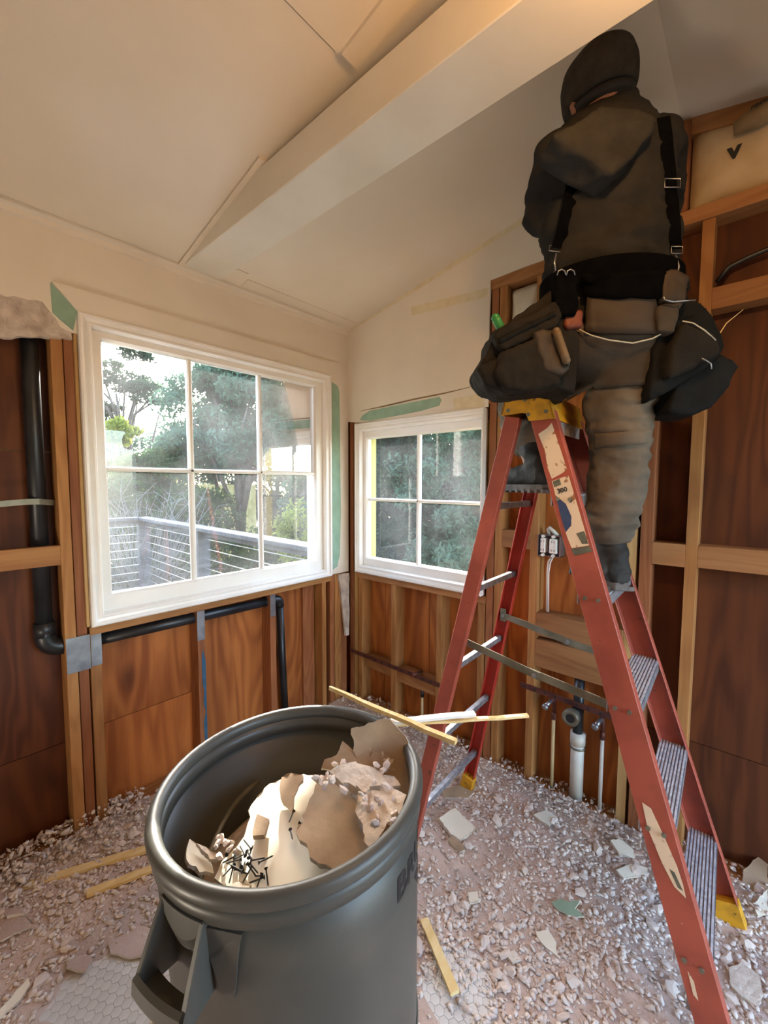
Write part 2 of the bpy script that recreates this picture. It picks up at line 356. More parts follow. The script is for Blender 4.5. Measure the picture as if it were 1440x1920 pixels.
bm_ = box('ceiling_beam', (.885, 0, 2.490), (1.068, 3.54, 2.617), 'paint_beam'); bevel(bm_, .003); tag(bm_, 'cream painted beam crossing under the sloped ceiling', kind='structure')
tr = G().prism([V(-.0, 0, ZT), V(0, .030, ZT+.006), V(0, .030, ZT-.006), V(0, .012, ZT-.012), V(0, .010, ZT-.030), V(0, 0, ZT-.032)], V(4.2, 0, 0)).obj('trim_1', 'paint'); tag(tr, kind='structure')

# ---- left wall (plane y = 0): drywall with the plaster torn off below and to the left
def Lp(px, py, y=0.): p = onL(px, py, y); return (p.x, p.z)
g = G()
def Lpoly(pts, y0=0., y1=SD): g.prism([V(a, y0, b) for a, b in pts], V(0, y1-y0, 0))
edge = [Lp(*p) for p in ((0, 551), (12, 556), (25, 555), (40, 558), (52, 562), (66, 562), (80, 566), (88, 577), (97, 588), (106, 600), (113, 613), (124, 620), (137, 624))]
top = [(x, ZT) for x, z in edge]
for i in range(len(edge)-1): Lpoly([edge[i], edge[i+1], top[i+1], top[i]])
zl = edge[0][1]
Lpoly([(4.2, zl-.02), (2.6, zl+.01), edge[0], top[0], (4.2, ZT)])
Lpoly([edge[-1], (1.475, edge[-1][1]), (1.475, ZT), top[-1]])
Lpoly([(1.475, 2.165), (.0, 2.165), (.0, ZT), (1.475, ZT)])
Lpoly([(.16, .905), (.0, .905), (.0, 2.165), (.16, 2.165)])
wl_ = g.obj('wall_left', 'paint'); tag(wl_, 'cream upper wall cut open to the studs', kind='structure')
hd = G().prism([V(1.553, 0, 2.258), V(.073, 0, 2.258), V(.158, 0, 2.172), V(1.474, 0, 2.172)], V(0, .013, 0)).obj('header_board', 'paint', wl_)
G().prism([V(*a) for a in [(Lp(94, 530)[0], .0, Lp(94, 530)[1]), (Lp(145, 583)[0], 0, Lp(145, 583)[1]), (Lp(137, 620)[0], 0, Lp(137, 620)[1]), (Lp(113, 600)[0], 0, Lp(113, 600)[1]), (Lp(98, 586)[0], 0, Lp(98, 586)[1])]], V(0, .003, 0)).obj('green_board', 'green_board', wl_)
gp = []
for p in ((622, 716), (633, 724), (636, 735), (637, 800), (638, 900), (639, 960), (637, 1040), (632, 1062), (624, 1068)): gp.append(Lp(*p))
G().prism([V(a, 0, b) for a, b in gp], V(0, .002, 0)).obj('green_board', 'green_board', wl_)
# torn plaster mass over the pipe bay
def lump(name, pts, y0, y1, m, parent, amp=.006, sc=40, cuts=5):
    bm = bmesh.new(); vs = [bm.verts.new((a, y0, b)) for a, b in pts]; f = bm.faces.new(vs)
    r = bmesh.ops.extrude_face_region(bm, geom=[f]); bmesh.ops.translate(bm, vec=(0, y1-y0, 0), verts=[e for e in r['geom'] if isinstance(e, bmesh.types.BMVert)])
    bmesh.ops.triangulate(bm, faces=bm.faces); bmesh.ops.subdivide_edges(bm, edges=bm.edges, cuts=cuts, use_grid_fill=True)
    bm.normal_update()
    for v in bm.verts:
        n = noise.noise_vector(v.co*sc); k = noise.noise(v.co*sc*3)
        v.co += n*amp+Vector((0, k*amp*.6, 0))
    return bobj(name, bm, m, parent)
pe = [Lp(*p) for p in ((0, 549), (25, 553), (50, 559), (80, 563), (100, 586), (113, 613), (135, 623), (135, 635), (118, 634), (100, 634), (80, 630), (60, 632), (40, 629), (20, 633), (0, 631))]
pe = [(2.4, pe[0][1]+.01)]+pe+[(2.4, pe[-1][1])]
lump('plaster_lump', pe, -.004, -.03, 'plaster', wl_, cuts=6)
lump('plaster_lump', [Lp(*p) for p in ((634, 1078), (654, 1074), (655, 1120), (654, 1190), (648, 1192), (643, 1150), (638, 1100))], .002, -.012, 'plaster', wl_, amp=.004, cuts=3)
# sheathing panels behind the studs
JL = [(-.112, .16), (.163, .588), (.591, 1.008), (1.011, 1.49), (1.493, 2.71), (2.713, 4.2)]
for i, (a, b) in enumerate(JL):
    if i < 3: zs = [(-.05, .93)]
    elif i == 3: zs = [(-.05, .418), (.421, .93)]
    else: zs = [(-.05, .40), (.403, 1.62), (1.623, 2.52)]
    for z0, z1 in zs: box('sheathing_panel', (a, SB-.012, z0), (b, SB, z1), 'ply_shaded' if i > 3 else 'ply_z', wl_)
box('sheathing_panel', (-.112, SB-.012, .93), (.19, SB, 2.52), 'ply_z', wl_); box('sheathing_panel', (.19, SB-.012, 2.14), (1.49, SB, 2.52), 'ply_z', wl_)
box('sheathing_panel', (1.44, SB-.012, .93), (1.49, SB, 2.14), 'ply_z', wl_)
box('window_header', (.12, SB, 2.19), (1.52, SD-.001, 2.44), 'lumber_x', wl_)
box('bottom_plate', (0, SB, 0), (4.2, SD, .038), 'lumber_x', wl_)
box('rough_sill', (.15, SB, .862), (1.478, SD+.004, .897), 'lumber_x', wl_)
def studL(x0, x1, z0, z1, m='stud_z', y=SD): return bevel(box('stud', (x0, SB, z0), (x1, y, z1), m, wl_), .0015)
studL(1.524, 1.562, .038, 2.48); studL(1.484, 1.520, .038, 2.25, 'stud_red', SD-.008); studL(1.441, 1.479, .038, .862)
studL(1.476, 1.488, .90, 2.17, 'stud_pale', -.006)
studL(.991, 1.029, .038, .862, 'stud_red'); studL(.572, .610, .038, .862, 'stud_red')
studL(.190, .224, .038, .862); studL(.118, .156, .038, .9, 'stud_red'); studL(.062, .114, .038, .9, 'stud_z'); studL(.0, .058, .038, .9, 'stud_red', SD-.01)
bevel(box('plank', (.235, SB, .04), (.325, SB+.02, .862), 'stud_red', wl_), .001)
studL(1.965, 2.003, .038, 2.48); studL(2.9, 2.938, .038, 2.48)
studL(1.452, 1.476, .898, 2.19, 'stud_pale', -.03)
bevel(box('blocking', (1.562, -.036, 1.172), (1.965, SD, 1.25), 'lumber_x', wl_), .0015)
G().prism([V(.992, SD, .60), V(1.006, SD, .66), V(1.012, SD, .60), V(1.010, SD, .48), V(1.004, SD, .45), V(1.008, SD, .38), V(.998, SD, .33), V(1.010, SD, .28), V(1.006, SD, .18), V(.992, SD, .17)], V(0, .0015, 0)).obj('paint_smear', 'blue_paint', wl_)

# ---- right wall (plane x = 0)
g = G()
def Rpoly(pts, x0=0., x1=SD): g.prism([V(x0, a, b) for a, b in pts], V(x1-x0, 0, 0))
Rpoly([(0, 1.905), (.10, 1.888), (.30, 1.885), (.6, 1.884), (1.012, 1.885), (1.015, 2.1), (1.011, 2.3), (1.015, 2.50), (1.2, 2.508), (1.2, zc(1.2)), (0, ZT)])
Rpoly([(1.2, 2.508), (1.5, 2.51), (1.762, 2.512), (1.765, 2.7), (1.762, zc(1.762)), (1.2, zc(1.2))])
wr = g.obj('wall_right', 'paint'); tag(wr, 'cream gable wall cut open to the studs', kind='structure')
G().prism([V(0, a, b) for a, b in ((.11, 1.905), (.13, 1.93), (.2, 1.955), (.4, 1.962), (.6, 1.968), (.72, 1.972), (.735, 1.955), (.72, 1.925), (.6, 1.91), (.4, 1.9), (.2, 1.893))], V(.002, 0, 0)).obj('green_board', 'green_board', wr)
G().prism([V(0, a, b) for a, b in ((.10, 1.962), (.3, 1.972), (.55, 1.985), (.76, 1.99), (.93, 1.998), (.76, 1.984), (.55, 1.977), (.3, 1.964))], V(.0025, 0, 0)).obj('torn_edge', 'kraft', wr)
def Rp(px, py): p = onR(px, py); return (p.y, p.z)
G().prism([V(0, *Rp(*p)) for p in ((770, 576), (850, 556), (914, 540), (914, 556), (850, 572), (772, 592))], V(.0015, 0, 0)).obj('tape_strip', 'tape', wr)
G().prism([V(0, .0, zc(0)-.012), V(0, .8, zc(.8)-.024), V(0, 1.76, zc(1.76)-.03), V(0, 1.76, zc(1.76)), V(0, 0, zc(0))], V(.0015, 0, 0)).obj('tape_strip', 'tape', wr)
G().prism([V(0, *Rp(*p)) for p in ((850, 748), (905, 737), (907, 762), (852, 768))], V(.0015, 0, 0)).obj('tape_strip', 'tape', wr)
JR = [(-.112, .058), (.061, .243), (.246, .388), (.391, .60), (.603, .728), (.731, .992)]
for a, b in JR: box('sheathing_panel', (SB-.012, a, -.05), (SB, b, .93), 'ply_z', wr)
for a, b, zs in ((.995, 1.262, [(-.05, .55), (.553, 2.9)]), (1.265, 1.67, [(-.05, .60), (.603, 2.9)]), (1.673, 2.88, [(-.05, .46), (.463, 2.9)]), (2.883, 3.66, [(-.05, 1.2), (1.203, 2.9)])):
    for z0, z1 in zs: box('sheathing_panel', (SB-.012, a, z0), (SB, b, z1), 'ply_shaded' if a > 1.6 else 'ply_z', wr)
box('sheathing_panel', (SB-.012, -.112, .93), (SB, .11, 2.9), 'ply_z', wr); box('sheathing_panel', (SB-.012, .11, 1.84), (SB, .995, 2.9), 'ply_z', wr)
box('window_header', (SB, .05, 1.90), (SD-.001, 1.018, 2.1), 'lumber_y', wr)
box('bottom_plate', (SB, 0, 0), (SD, 3.54, .038), 'lumber_y', wr)
bevel(box('rough_sill', (SB, .06, .872), (SD+.004, 1.016, .912), 'lumber_y', wr), .0015)
def studR(y0, y1, z0, z1, m='stud_z', x=SD): return bevel(box('stud', (SB, y0, z0), (x, y1, z1), m, wr), .0015)
studR(.002, .036, .038, 1.9, 'stud_red'); studR(.040, .071, .038, 1.9, 'stud_pale', SD-.004); studR(.080, .117, .038, .872)
studR(.369, .407, .038, .872); studR(.709, .747, .038, .872); studR(.972, 1.012, .038, .872)
studR(1.018, 1.056, .038, 2.455, 'stud_red'); studR(1.061, 1.099, .038, 2.455, 'stud_z'); studR(1.244, 1.282, .038, 2.455, 'stud_z')
studR(1.652, 1.688, .038, 2.455, 'stud_pale', SD-.006); studR(1.700, 1.742, .038, 2.455, 'stud_red'); studR(1.851, 1.889, .038, 2.455, 'stud_z')
studR(2.30, 2.338, .038, 2.455, 'stud_z'); studR(2.70, 2.738, .038, 2.455, 'stud_z')
studR(1.764, 1.802, 2.512, zc(1.78)-.02, 'stud_red')
for yy in (2.17, 2.6): studR(yy, yy+.038, 2.512, zc(yy+.03)-.03, 'stud_red')
def blockR(y0, y1, z0, z1, x=SD, m='lumber_y'): return bevel(box('blocking', (SB, y0, z0), (x, y1, z1), m, wr), .0015)
blockR(1.015, 2.9, 2.456, 2.508, SD+.006); blockR(1.099, 1.244, 1.183, 1.270); blockR(1.742, 1.851, 1.180, 1.268); blockR(1.889, 2.30, 1.184, 1.268)
blockR(1.282, 1.652, .775, .885); blockR(1.282, 1.652, .62, .755); blockR(.407, .709, .262, .345, SD-.012); blockR(.117, .369, .268, .345, SD-.02)
blockR(1.889, 2.30, 2.135, 2.212, SD-.01)
b = G().prism([V(SB, 1.5, zc(1.5)-.06), V(SB, 1.77, ZR-.06), V(SB, 2.9, zc(2.9)-.05), V(SB, 2.9, zc(2.9)), V(SB, 1.77, ZR), V(SB, 1.5, zc(1.5))], V(.07, 0, 0)).obj('rafter', 'lumber_y', wr)

# ---- the rest of the shell, behind the camera
g = G(); g.box((-.11, 3.54, -.05), (.1, 3.66, 2.6)).box((1.5, 3.54, -.05), (4.2, 3.66, 2.6)).box((.1, 3.54, 2.12), (1.5, 3.66, 2.6))
wb = g.obj('wall_back', 'paint'); tag(wb, 'plain wall with a wide doorway behind the camera', kind='structure')
ws = box('wall_side', (4.2, -.12, -.05), (4.3, 3.66, 2.9), 'paint'); tag(ws, kind='structure')

# ---- windows
def frame(rect, prof, mp, name, m, parent, sc=(1, 1, 1, 1)):
    """mitred frame; rect (a0,a1,b0,b1), prof list of (inset, out), sc scales the inset per side (a0,a1,b0,b1)"""
    a0, a1, b0, b1 = rect; v = []; f = []; k = len(prof)
    for i, o in prof: v += [mp(a0+i*sc[0], b0+i*sc[2], o), mp(a1-i*sc[1], b0+i*sc[2], o), mp(a1-i*sc[1], b1-i*sc[3], o), mp(a0+i*sc[0], b1-i*sc[3], o)]
    for j in range(k):
        j2 = (j+1) % k
        for q in range(4): f.append((j*4+q, j*4+(q+1) % 4, j2*4+(q+1) % 4, j2*4+q))
    return obj(name, v, f, m, parent)
CAS = [(0, -.03), (0, .016), (.006, .021), (.014, .021), (.018, .012), (.030, .010), (.036, .014), (.042, .014), (.046, .004), (.050, -.004), (.050, -.03)]
def sash(rect, inner, mp, parent):
    a0, a1, b0, b1 = rect; c0, c1, d0, d1 = inner; v = []; f = []
    for (r, o) in ((rect, -.055), (rect, -.016), ((c0-.008, c1+.008, d0-.008, d1+.008), -.016), (inner, -.030), (inner, -.055)):
        v += [mp(r[0], r[2], o), mp(r[1], r[2], o), mp(r[1], r[3], o), mp(r[0], r[3], o)]
    for j in range(5):
        for q in range(4): f.append((j*4+q, j*4+(q+1) % 4, ((j+1) % 5)*4+(q+1) % 4, ((j+1) % 5)*4+q))
    return obj('sash', v, f, 'white_gloss', parent)
def window(name, rect, inner, va, hb, mp, label, sc):
    w = frame(rect, CAS, mp, name, 'white_gloss', None, sc); tag(w, label, kind='structure')
    a0, a1, b0, b1 = rect; i = .048
    sash((a0+i*sc[0], a1-i*sc[1], b0+i*sc[2], b1-i*sc[3]), inner, mp, w)
    c0, c1, d0, d1 = inner
    def bar(nm, A0, A1, B0, B1):
        v = []
        for a in (A0, A1):
            pass
        long_a = (A1-A0) > (B1-B0); e = .006
        P = [(A0, B0, -.052), (A1, B0, -.052), (A1, B1, -.052), (A0, B1, -.052)]
        Q = [(A0, B0, -.034), (A1, B0, -.034), (A1, B1, -.034), (A0, B1, -.034)]
        if long_a: T = [(A0, B0+e, -.026), (A1, B0+e, -.026), (A1, B1-e, -.026), (A0, B1-e, -.026)]
        else: T = [(A0+e, B0, -.026), (A1-e, B0, -.026), (A1-e, B1, -.026), (A0+e, B1, -.026)]
        obj(nm, [mp(*p) for p in P+Q+T], [(0, 1, 2, 3)]+[(q, (q+1) % 4, 4+(q+1) % 4, 4+q) for q in range(4)]+[(4+q, 4+(q+1) % 4, 8+(q+1) % 4, 8+q) for q in range(4)]+[(8, 9, 10, 11)], 'white_gloss', w)
    for (p, q) in va: bar('muntin', p, q, d0, d1)
    for (p, q) in hb: bar('muntin', c0, c1, p, q)
    av = [c0]+[(p+q)/2 for p, q in va]+[c1]; bv = [d0]+[(p+q)/2 for p, q in hb]+[d1]
    for i in range(len(av)-1):
        for j in range(len(bv)-1):
            a, b2, c, d2 = av[i], av[i+1], bv[j], bv[j+1]
            obj('pane', [mp(a, c, -.045), mp(b2, c, -.045), mp(b2, d2, -.045), mp(a, d2, -.045)], [(0, 1, 2, 3)], 'glass', w)
    # outer jamb lining
    frame((c0-.03, c1+.03, d0-.03, d1+.03), [(0, -.055), (.03, -.055), (.03, -.058), (.012, -.06), (.012, -.125), (0, -.125)], mp, 'outer_jamb', 'siding_yellow' if name == 'window_2' else 'white_gloss', w)
    return w
window('window_1', (.160, 1.475, .900, 2.172), (.266, 1.386, 1.018, 2.090), [(.630, .652), (1.013, 1.037)], [(1.547, 1.568)],
       lambda a, b, o: V(a, o, b), 'large white six pane window', (1, 1, 1, 1))
window('window_2', (.075, 1.000, .915, 1.882), (.155, .972, 1.018, 1.783), [(.545, .568)], [(1.385, 1.404)],
       lambda a, b, o: V(o, a, b), 'smaller white four pane window beside the ladder', (1, .3, 1, 1))
# exterior siding around the openings
box('siding_panel', (-.16, SB-.03, -1.2), (.236, SB-.013, 2.7), 'siding_yellow', wl_); box('siding_panel', (1.416, SB-.03, -1.2), (4.2, SB-.013, 2.7), 'siding_yellow', wl_)
box('siding_panel', (.236, SB-.03, -1.2), (1.416, SB-.013, .988), 'siding_yellow', wl_); box('siding_panel', (.236, SB-.03, 2.12), (1.416, SB-.013, 2.7), 'siding_yellow', wl_)
box('siding_panel', (SB-.03, -.13, -1.2), (SB-.013, .125, 2.9), 'siding_yellow', wr); box('siding_panel', (SB-.03, 1.002, -1.2), (SB-.013, 3.66, 2.9), 'siding_yellow', wr)
box('siding_panel', (SB-.03, .125, -1.2), (SB-.013, 1.002, .988), 'siding_yellow', wr); box('siding_panel', (SB-.03, .125, 1.813), (SB-.013, 1.002, 2.9), 'siding_yellow', wr)

# ---- lamps behind the camera: a warm bulb by the beam, and an added, unseen fill light that brightens the ceiling
lp = thing('ceiling_lamp', 'bare warm bulb hanging from the ceiling behind the camera', 'lamp', (1.17, 1.98, 2.475))
G().tube([(1.17, 1.98, 2.545), (1.17, 1.98, zc(1.98))], .004, 8).obj('cord', 'abs', lp)
G().lathe([(.0, .085), (.018, .085), (.02, .04), (.016, .03)], (1.17, 1.98, 2.475), 16).obj('socket', 'abs', lp, True)
def glow(name, c, st):
    mb = bpy.data.materials.new(name); mb.use_nodes = True; MATS[name] = mb
    e = mb.node_tree.nodes['Principled BSDF']; e.inputs['Emission Color'].default_value = c; e.inputs['Emission Strength'].default_value = st
glow('bulb', (1, .62, .28, 1), 20); glow('fill_face', (1, .86, .68, 1), 20)
G().ball((1.17, 1.98, 2.475), .032, 16, 12).obj('bulb', 'bulb', lp, True)
ld = bpy.data.lights.new('bulb_light', 'POINT'); ld.energy = 5.5; ld.color = (1, .52, .18); ld.shadow_soft_size = .04
lo = bpy.data.objects.new('bulb_light', ld); col.objects.link(lo); lo.parent = lp; lo.location = (0, 0, -.05)
WP = V(2.75, .95, .30); WD = (V(1.62, 1.05, 2.66)-WP).normalized(); WS = WD.cross(V(0, 0, 1)).normalized(); WU = WS.cross(WD)
wk = thing('fill_light', 'added fill light low on the floor behind the camera aimed at the ceiling', 'lamp', (WP.x, WP.y, 0))
G().tube([(WP.x, WP.y, .10), (WP.x, WP.y, WP.z-.12)], .014, 12).obj('pole', 'steel_dirty', wk, True)
for k in range(3):
    a = k*2.094+.4; G().tube([(WP.x, WP.y, .14), (WP.x+.22*math.cos(a), WP.y+.22*math.sin(a), .012)], .011, 10).obj('leg', 'steel_dirty', wk, True)
G().bar(WP-WD*.07, WP, WS*.16, WU*.12).obj('housing', 'abs', wk); G().bar(WP, WP+WD*.004, WS*.145, WU*.105).obj('lens', 'fill_face', wk)
G().bar(WP-WD*.03-WU*.12, V(WP.x, WP.y, WP.z-.13), WS*.02, WD*.006).obj('bracket', 'steel_dirty', wk)
wd = bpy.data.lights.new('fill_beam', 'AREA'); wd.shape = 'RECTANGLE'; wd.size = .29; wd.size_y = .21; wd.energy = FILL_W; wd.color = (1, .92, .81); wd.spread = math.radians(105)
wo = bpy.data.objects.new('fill_beam', wd); col.objects.link(wo); wo.parent = wk; wo.matrix_parent_inverse = Matrix.Translation(-V(WP.x, WP.y, 0))
wo.matrix_world = Matrix.Translation(WP+WD*.012) @ (-WD).to_track_quat('Z', 'Y').to_matrix().to_4x4()

# ================================================================== OUTSIDE
GZ = -1.1
gr = box('ground', (-60, -60, GZ-.1), (60, 60, GZ), 'ground'); tag(gr, 'sloping garden ground below the house', kind='structure')
def leaves(blobs, n, size, seed, dens=.55):
    """leaf rhombi scattered through clumps: each a bent pair of triangles"""
    r = np.random.default_rng(seed); vol = np.array([b[1][0]*b[1][1]*b[1][2] for b in blobs])**.67; pr = vol/vol.sum()
    k = r.choice(len(blobs), n, p=pr); c = np.array([b[0] for b in blobs])[k]; s = np.array([b[1] for b in blobs])[k]
    d = r.normal(size=(n, 3)); d /= np.linalg.norm(d, axis=1)[:, None]; rad = r.random(n)**.4
    # sub-clumps so that gaps stay open
    sub = r.normal(size=(len(blobs), 26, 3)); sub /= np.linalg.norm(sub, axis=2)[:, :, None]; sub *= (.35+.65*r.random((len(blobs), 26, 1))**.5)
    sel = sub[k, r.integers(0, 26, n)]
    p = c+s*(sel+d*rad[:, None]*.36)
    a = r.normal(size=(n, 3)); a[:, 2] -= .5; a /= np.linalg.norm(a, axis=1)[:, None]
    b = np.cross(a, r.normal(size=(n, 3))); b /= np.linalg.norm(b, axis=1)[:, None]
    L = size*(.6+.8*r.random(n))[:, None]; w = L*.36
    v = np.stack([p-a*L, p+b*w, p+a*L, p-b*w], 1).reshape(-1, 3); f = np.arange(4*n).reshape(-1, 4)
    return v, f
def npobj(name, v, f, m, parent, smooth=False):
    me = bpy.data.meshes.new(name); nv, nf, k = len(v), len(f), f.shape[1]
    me.vertices.add(nv); me.vertices.foreach_set('co', np.ascontiguousarray(v, dtype=np.float32).ravel())
    me.loops.add(nf*k); me.loops.foreach_set('vertex_index', np.ascontiguousarray(f, dtype=np.int32).ravel())
    me.polygons.add(nf); me.polygons.foreach_set('loop_start', np.arange(0, nf*k, k, dtype=np.int32)); me.update(calc_edges=True)
    return finish(bpy.data.objects.new(name, me), parent, m, smooth)
def branchy(base, h, blobs, r0, seed, wob=.12):
    rd = random.Random(seed); g = G(); base = Vector(base); top = base+V(rd.uniform(-.2, .2), rd.uniform(-.2, .2), h)
    tr_ = [base.lerp(top, t)+V(rd.uniform(-wob, wob), rd.uniform(-wob, wob), 0)*(t > 0) for t in (0, .25, .5, .75, 1)]
    g.tube(tr_, [r0, r0*.85, r0*.65, r0*.45, r0*.2], 8)
    for c, s in blobs:
        c = Vector(c)
        for q in range(3):
            st = tr_[rd.randint(1, 3)]; e = c+V(rd.uniform(-1, 1)*s[0], rd.uniform(-1, 1)*s[1], rd.uniform(-.6, .8)*s[2])*.7
            m1 = st.lerp(e, .4)+V(rd.uniform(-.15, .15), rd.uniform(-.15, .15), .15); m2 = st.lerp(e, .75)+V(rd.uniform(-.1, .1), rd.uniform(-.1, .1), .08)
            g.tube([st, m1, m2, e], [r0*.35, r0*.26, r0*.15, r0*.05], 6)
    return g
def tree(name, label, px, d, h, blobs, n, size, leaf, seed, r0=.09, cat='tree', group=None):
    b = dep(px, 906, d); b.z = GZ; t = thing(name, label, cat, b, group)
    bl = [((b.x+CR.x*dx+CF.x*dd, b.y+CR.y*dx+CF.y*dd, z), s) for dx, dd, z, s in blobs]
    branchy(b, h, bl, r0, seed).obj('trunk', 'bark', t, True)
    v, f = leaves(bl, n, size, seed); npobj('crown', v, f, leaf, t)['kind'] = 'stuff'
    return t
# the big grey-green tree filling the window, then its neighbours
tree('garden_tree', 'big grey green tree with forked trunk behind the deck railing', 440, 8.6, 3.4,
     [(-.35, 0, 3.0, (.95, .8, .8)), (.5, .1, 3.1, (.9, .8, .75)), (.1, -.2, 2.3, (1.1, .7, .6)), (-.8, .1, 2.2, (.7, .6, .5)), (1.0, 0, 2.3, (.7, .6, .6)), (.3, 0, 3.75, (.8, .6, .5)), (-.3, .2, 3.7, (.7, .6, .5))], 49400, .05, 'leaf_grey', 1, .16)
tree('garden_tree', 'hazy grey green tree leaning at the right of the large window', 575, 8.0, 3.2,
     [(.0, 0, 3.0, (.8, .7, .8)), (-.3, .3, 2.2, (.7, .6, .5)), (.5, .2, 2.2, (.7, .6, .6)), (.2, 0, 1.2, (.7, .5, .5)), (.7, 0, 3.2, (.7, .6, .6))], 32300, .045, 'leaf_grey', 2, .11)
tree('garden_tree', 'tall thin pine with open sky between its branches', 225, 11.5, 5.0,
     [(-.5, 0, 4.6, (.6, .5, .25)), (.3, .2, 4.2, (.7, .5, .25)), (-.7, .1, 3.5, (.7, .5, .22)), (.5, 0, 5.0, (.5, .4, .25)), (.9, .1, 3.9, (.8, .5, .3)), (-.4, 0, 2.9, (.7, .5, .3))], 9000, .06, 'leaf_dark', 3, .13)
tree('leafy_shrub', 'yellow green shrub catching the sun at left of the large window', 262, 10.2, 2.2,
     [(-.45, 0, 2.7, (.45, .4, .3)), (.1, 0, 1.7, (.6, .4, .25)), (.75, 0, 1.9, (.45, .4, .3))], 6500, .06, 'leaf_sunlit', 4, .07, 'shrub')
tree('leafy_shrub', 'dark green hedge shrub behind the deck corner post', 315, 7.6, 1.6,
     [(-.6, 0, .9, (.9, .6, .6)), (.5, 0, .8, (.9, .6, .6)), (0, 0, .1, (1.3, .6, .6)), (-.2, .2, 1.7, (.8, .5, .4))], 28500, .05, 'leaf_green', 5, .06, 'shrub')
tree('leafy_shrub', 'leafy shrub showing between the railing cables near the middle post', 450, 7.0, 1.2,
     [(-.3, 0, .1, (.9, .5, .6)), (.8, 0, .0, (.9, .5, .6)), (1.6, .2, .1, (.8, .5, .5)), (.3, .3, -.4, (1.4, .5, .5))], 28500, .045, 'leaf_green', 6, .05, 'shrub')
tree('leafy_shrub', 'yellow shrub in sunlit tone low behind the railing at right', 545, 6.6, 1.2,
     [(.1, 0, .7, (.35, .3, .5)), (.35, 0, .1, (.4, .3, .5))], 3200, .04, 'leaf_sunlit', 16, .04, 'shrub')
tree('garden_tree', 'dark green tree filling the smaller window on the left', 735, 6.6, 3.0,
     [(0, 0, 2.6, (.8, .6, .7)), (-.3, .1, 1.6, (.8, .6, .6)), (.5, 0, 1.4, (.7, .6, .6)), (0, 0, .6, (1., .6, .6)), (.3, .2, 2.3, (.7, .6, .6))], 38000, .045, 'leaf_dark', 7, .1)
tree('garden_tree', 'grey green tree filling the smaller window on the right', 880, 6.3, 3.0,
     [(0, 0, 2.5, (.8, .6, .7)), (-.4, .1, 1.6, (.8, .6, .6)), (.5, 0, 1.4, (.7, .6, .6)), (0, 0, .6, (1., .6, .6)), (.7, 0, 2.4, (.7, .6, .7))], 38000, .045, 'leaf_grey', 8, .1)
for i, (px, d, hh, lf, lb) in enumerate(((150, 15, 2.6, 'leaf_dark', 'dark conifer row tree far behind at the left edge of the window'), (330, 14.5, 3.0, 'leaf_grey', 'distant pale tree behind the big garden tree'), (520, 13.5, 3.3, 'leaf_dark', 'distant dark tree right of the forked trunk'), (650, 11, 3.2, 'leaf_dark', 'distant dark tree behind the room corner'), (800, 10, 3.2, 'leaf_dark', 'distant dark tree seen through the middle of the smaller window'), (960, 9.5, 3.2, 'leaf_dark', 'distant dark tree behind the right jamb of the smaller window'))):
    tree('background_tree', lb, px, d, hh, [(-.8, 0, hh*.75, (1.1, .7, .8)), (.8, 0, hh*.7, (1.1, .7, .8)), (0, .2, hh*.3, (1.9, .7, .9)), (0, 0, -.3, (2.0, .6, .6))], 17000, .085, lf, 30+i, .14, 'tree')
for i, (x_, y_, lb) in enumerate(((5.2, -3.4, 'garden tree beside the house, mirrored in the smaller window'), (7.5, -4.6, 'second garden tree beside the house further from the wall'), (3.6, -5.6, 'garden tree left of the deck outside the picture'))):
    t = thing('garden_tree', lb, 'tree', (x_, y_, GZ)); bl = [((x_-.6, y_, 1.9), (1., .9, .9)), ((x_+.6, y_, 2.0), (1., .9, .9)), ((x_, y_+.2, .5), (1.5, .9, .9)), ((x_, y_, -.4), (1.6, .8, .6))]
    branchy((x_, y_, GZ), 3., bl, .12, 60+i).obj('trunk', 'bark', t, True); v, f = leaves(bl, 15000, .07, 60+i); npobj('crown', v, f, 'leaf_green', t)['kind'] = 'stuff'
# bare grey shrub in front of the left panes
bs = dep(262, 1010, 6.2); bs.z = -.6; t = thing('bare_shrub', 'bare grey twiggy shrub behind the railing at lower left of the window', 'shrub', bs)
rd = random.Random(3); g = G()
for i in range(230):
    a = rd.uniform(0, 6.28); b0 = bs+V(math.cos(a), math.sin(a), 0)*rd.uniform(0, .3); o = rd.uniform(.1, 1.1); hh = rd.uniform(.7, 2.0)
    p = [b0]
    for k in (.35, .7, 1.0): p.append(b0+V(math.cos(a)*o*k+rd.uniform(-.12, .12), math.sin(a)*o*k+rd.uniform(-.12, .12), hh*k**.8+rd.uniform(-.06, .06)))
    g.tube(p, [.012, .008, .005, .002], 4, False)
    for j in range(4):
        s = p[rd.randint(1, 3)]; g.tube([s, s+V(rd.uniform(-.25, .25), rd.uniform(-.25, .25), rd.uniform(-.05, .25))], [.004, .002], 3, False)
o = g.obj('twigs', 'twig', t); o['kind'] = 'stuff'
# far yellow-green fence panel behind the trees
ff = thing('board_fence', 'pale sunlit board fence far behind the tree trunk', 'fence', (dep(400, 1010, 12)[0], dep(400, 1010, 12)[1], GZ))
c0 = dep(330, 940, 12); c1 = dep(480, 940, 12)
for i in range(22):
    a = c0.lerp(c1, i/22); b = c0.lerp(c1, (i+.92)/22); u = (b-a)/2; u.z = 0; m_ = (a+b)/2
    G().bar((m_.x, m_.y, GZ), (m_.x, m_.y, 1.45), u, CF.xyz*.012).obj('board', 'fence_wood', ff)

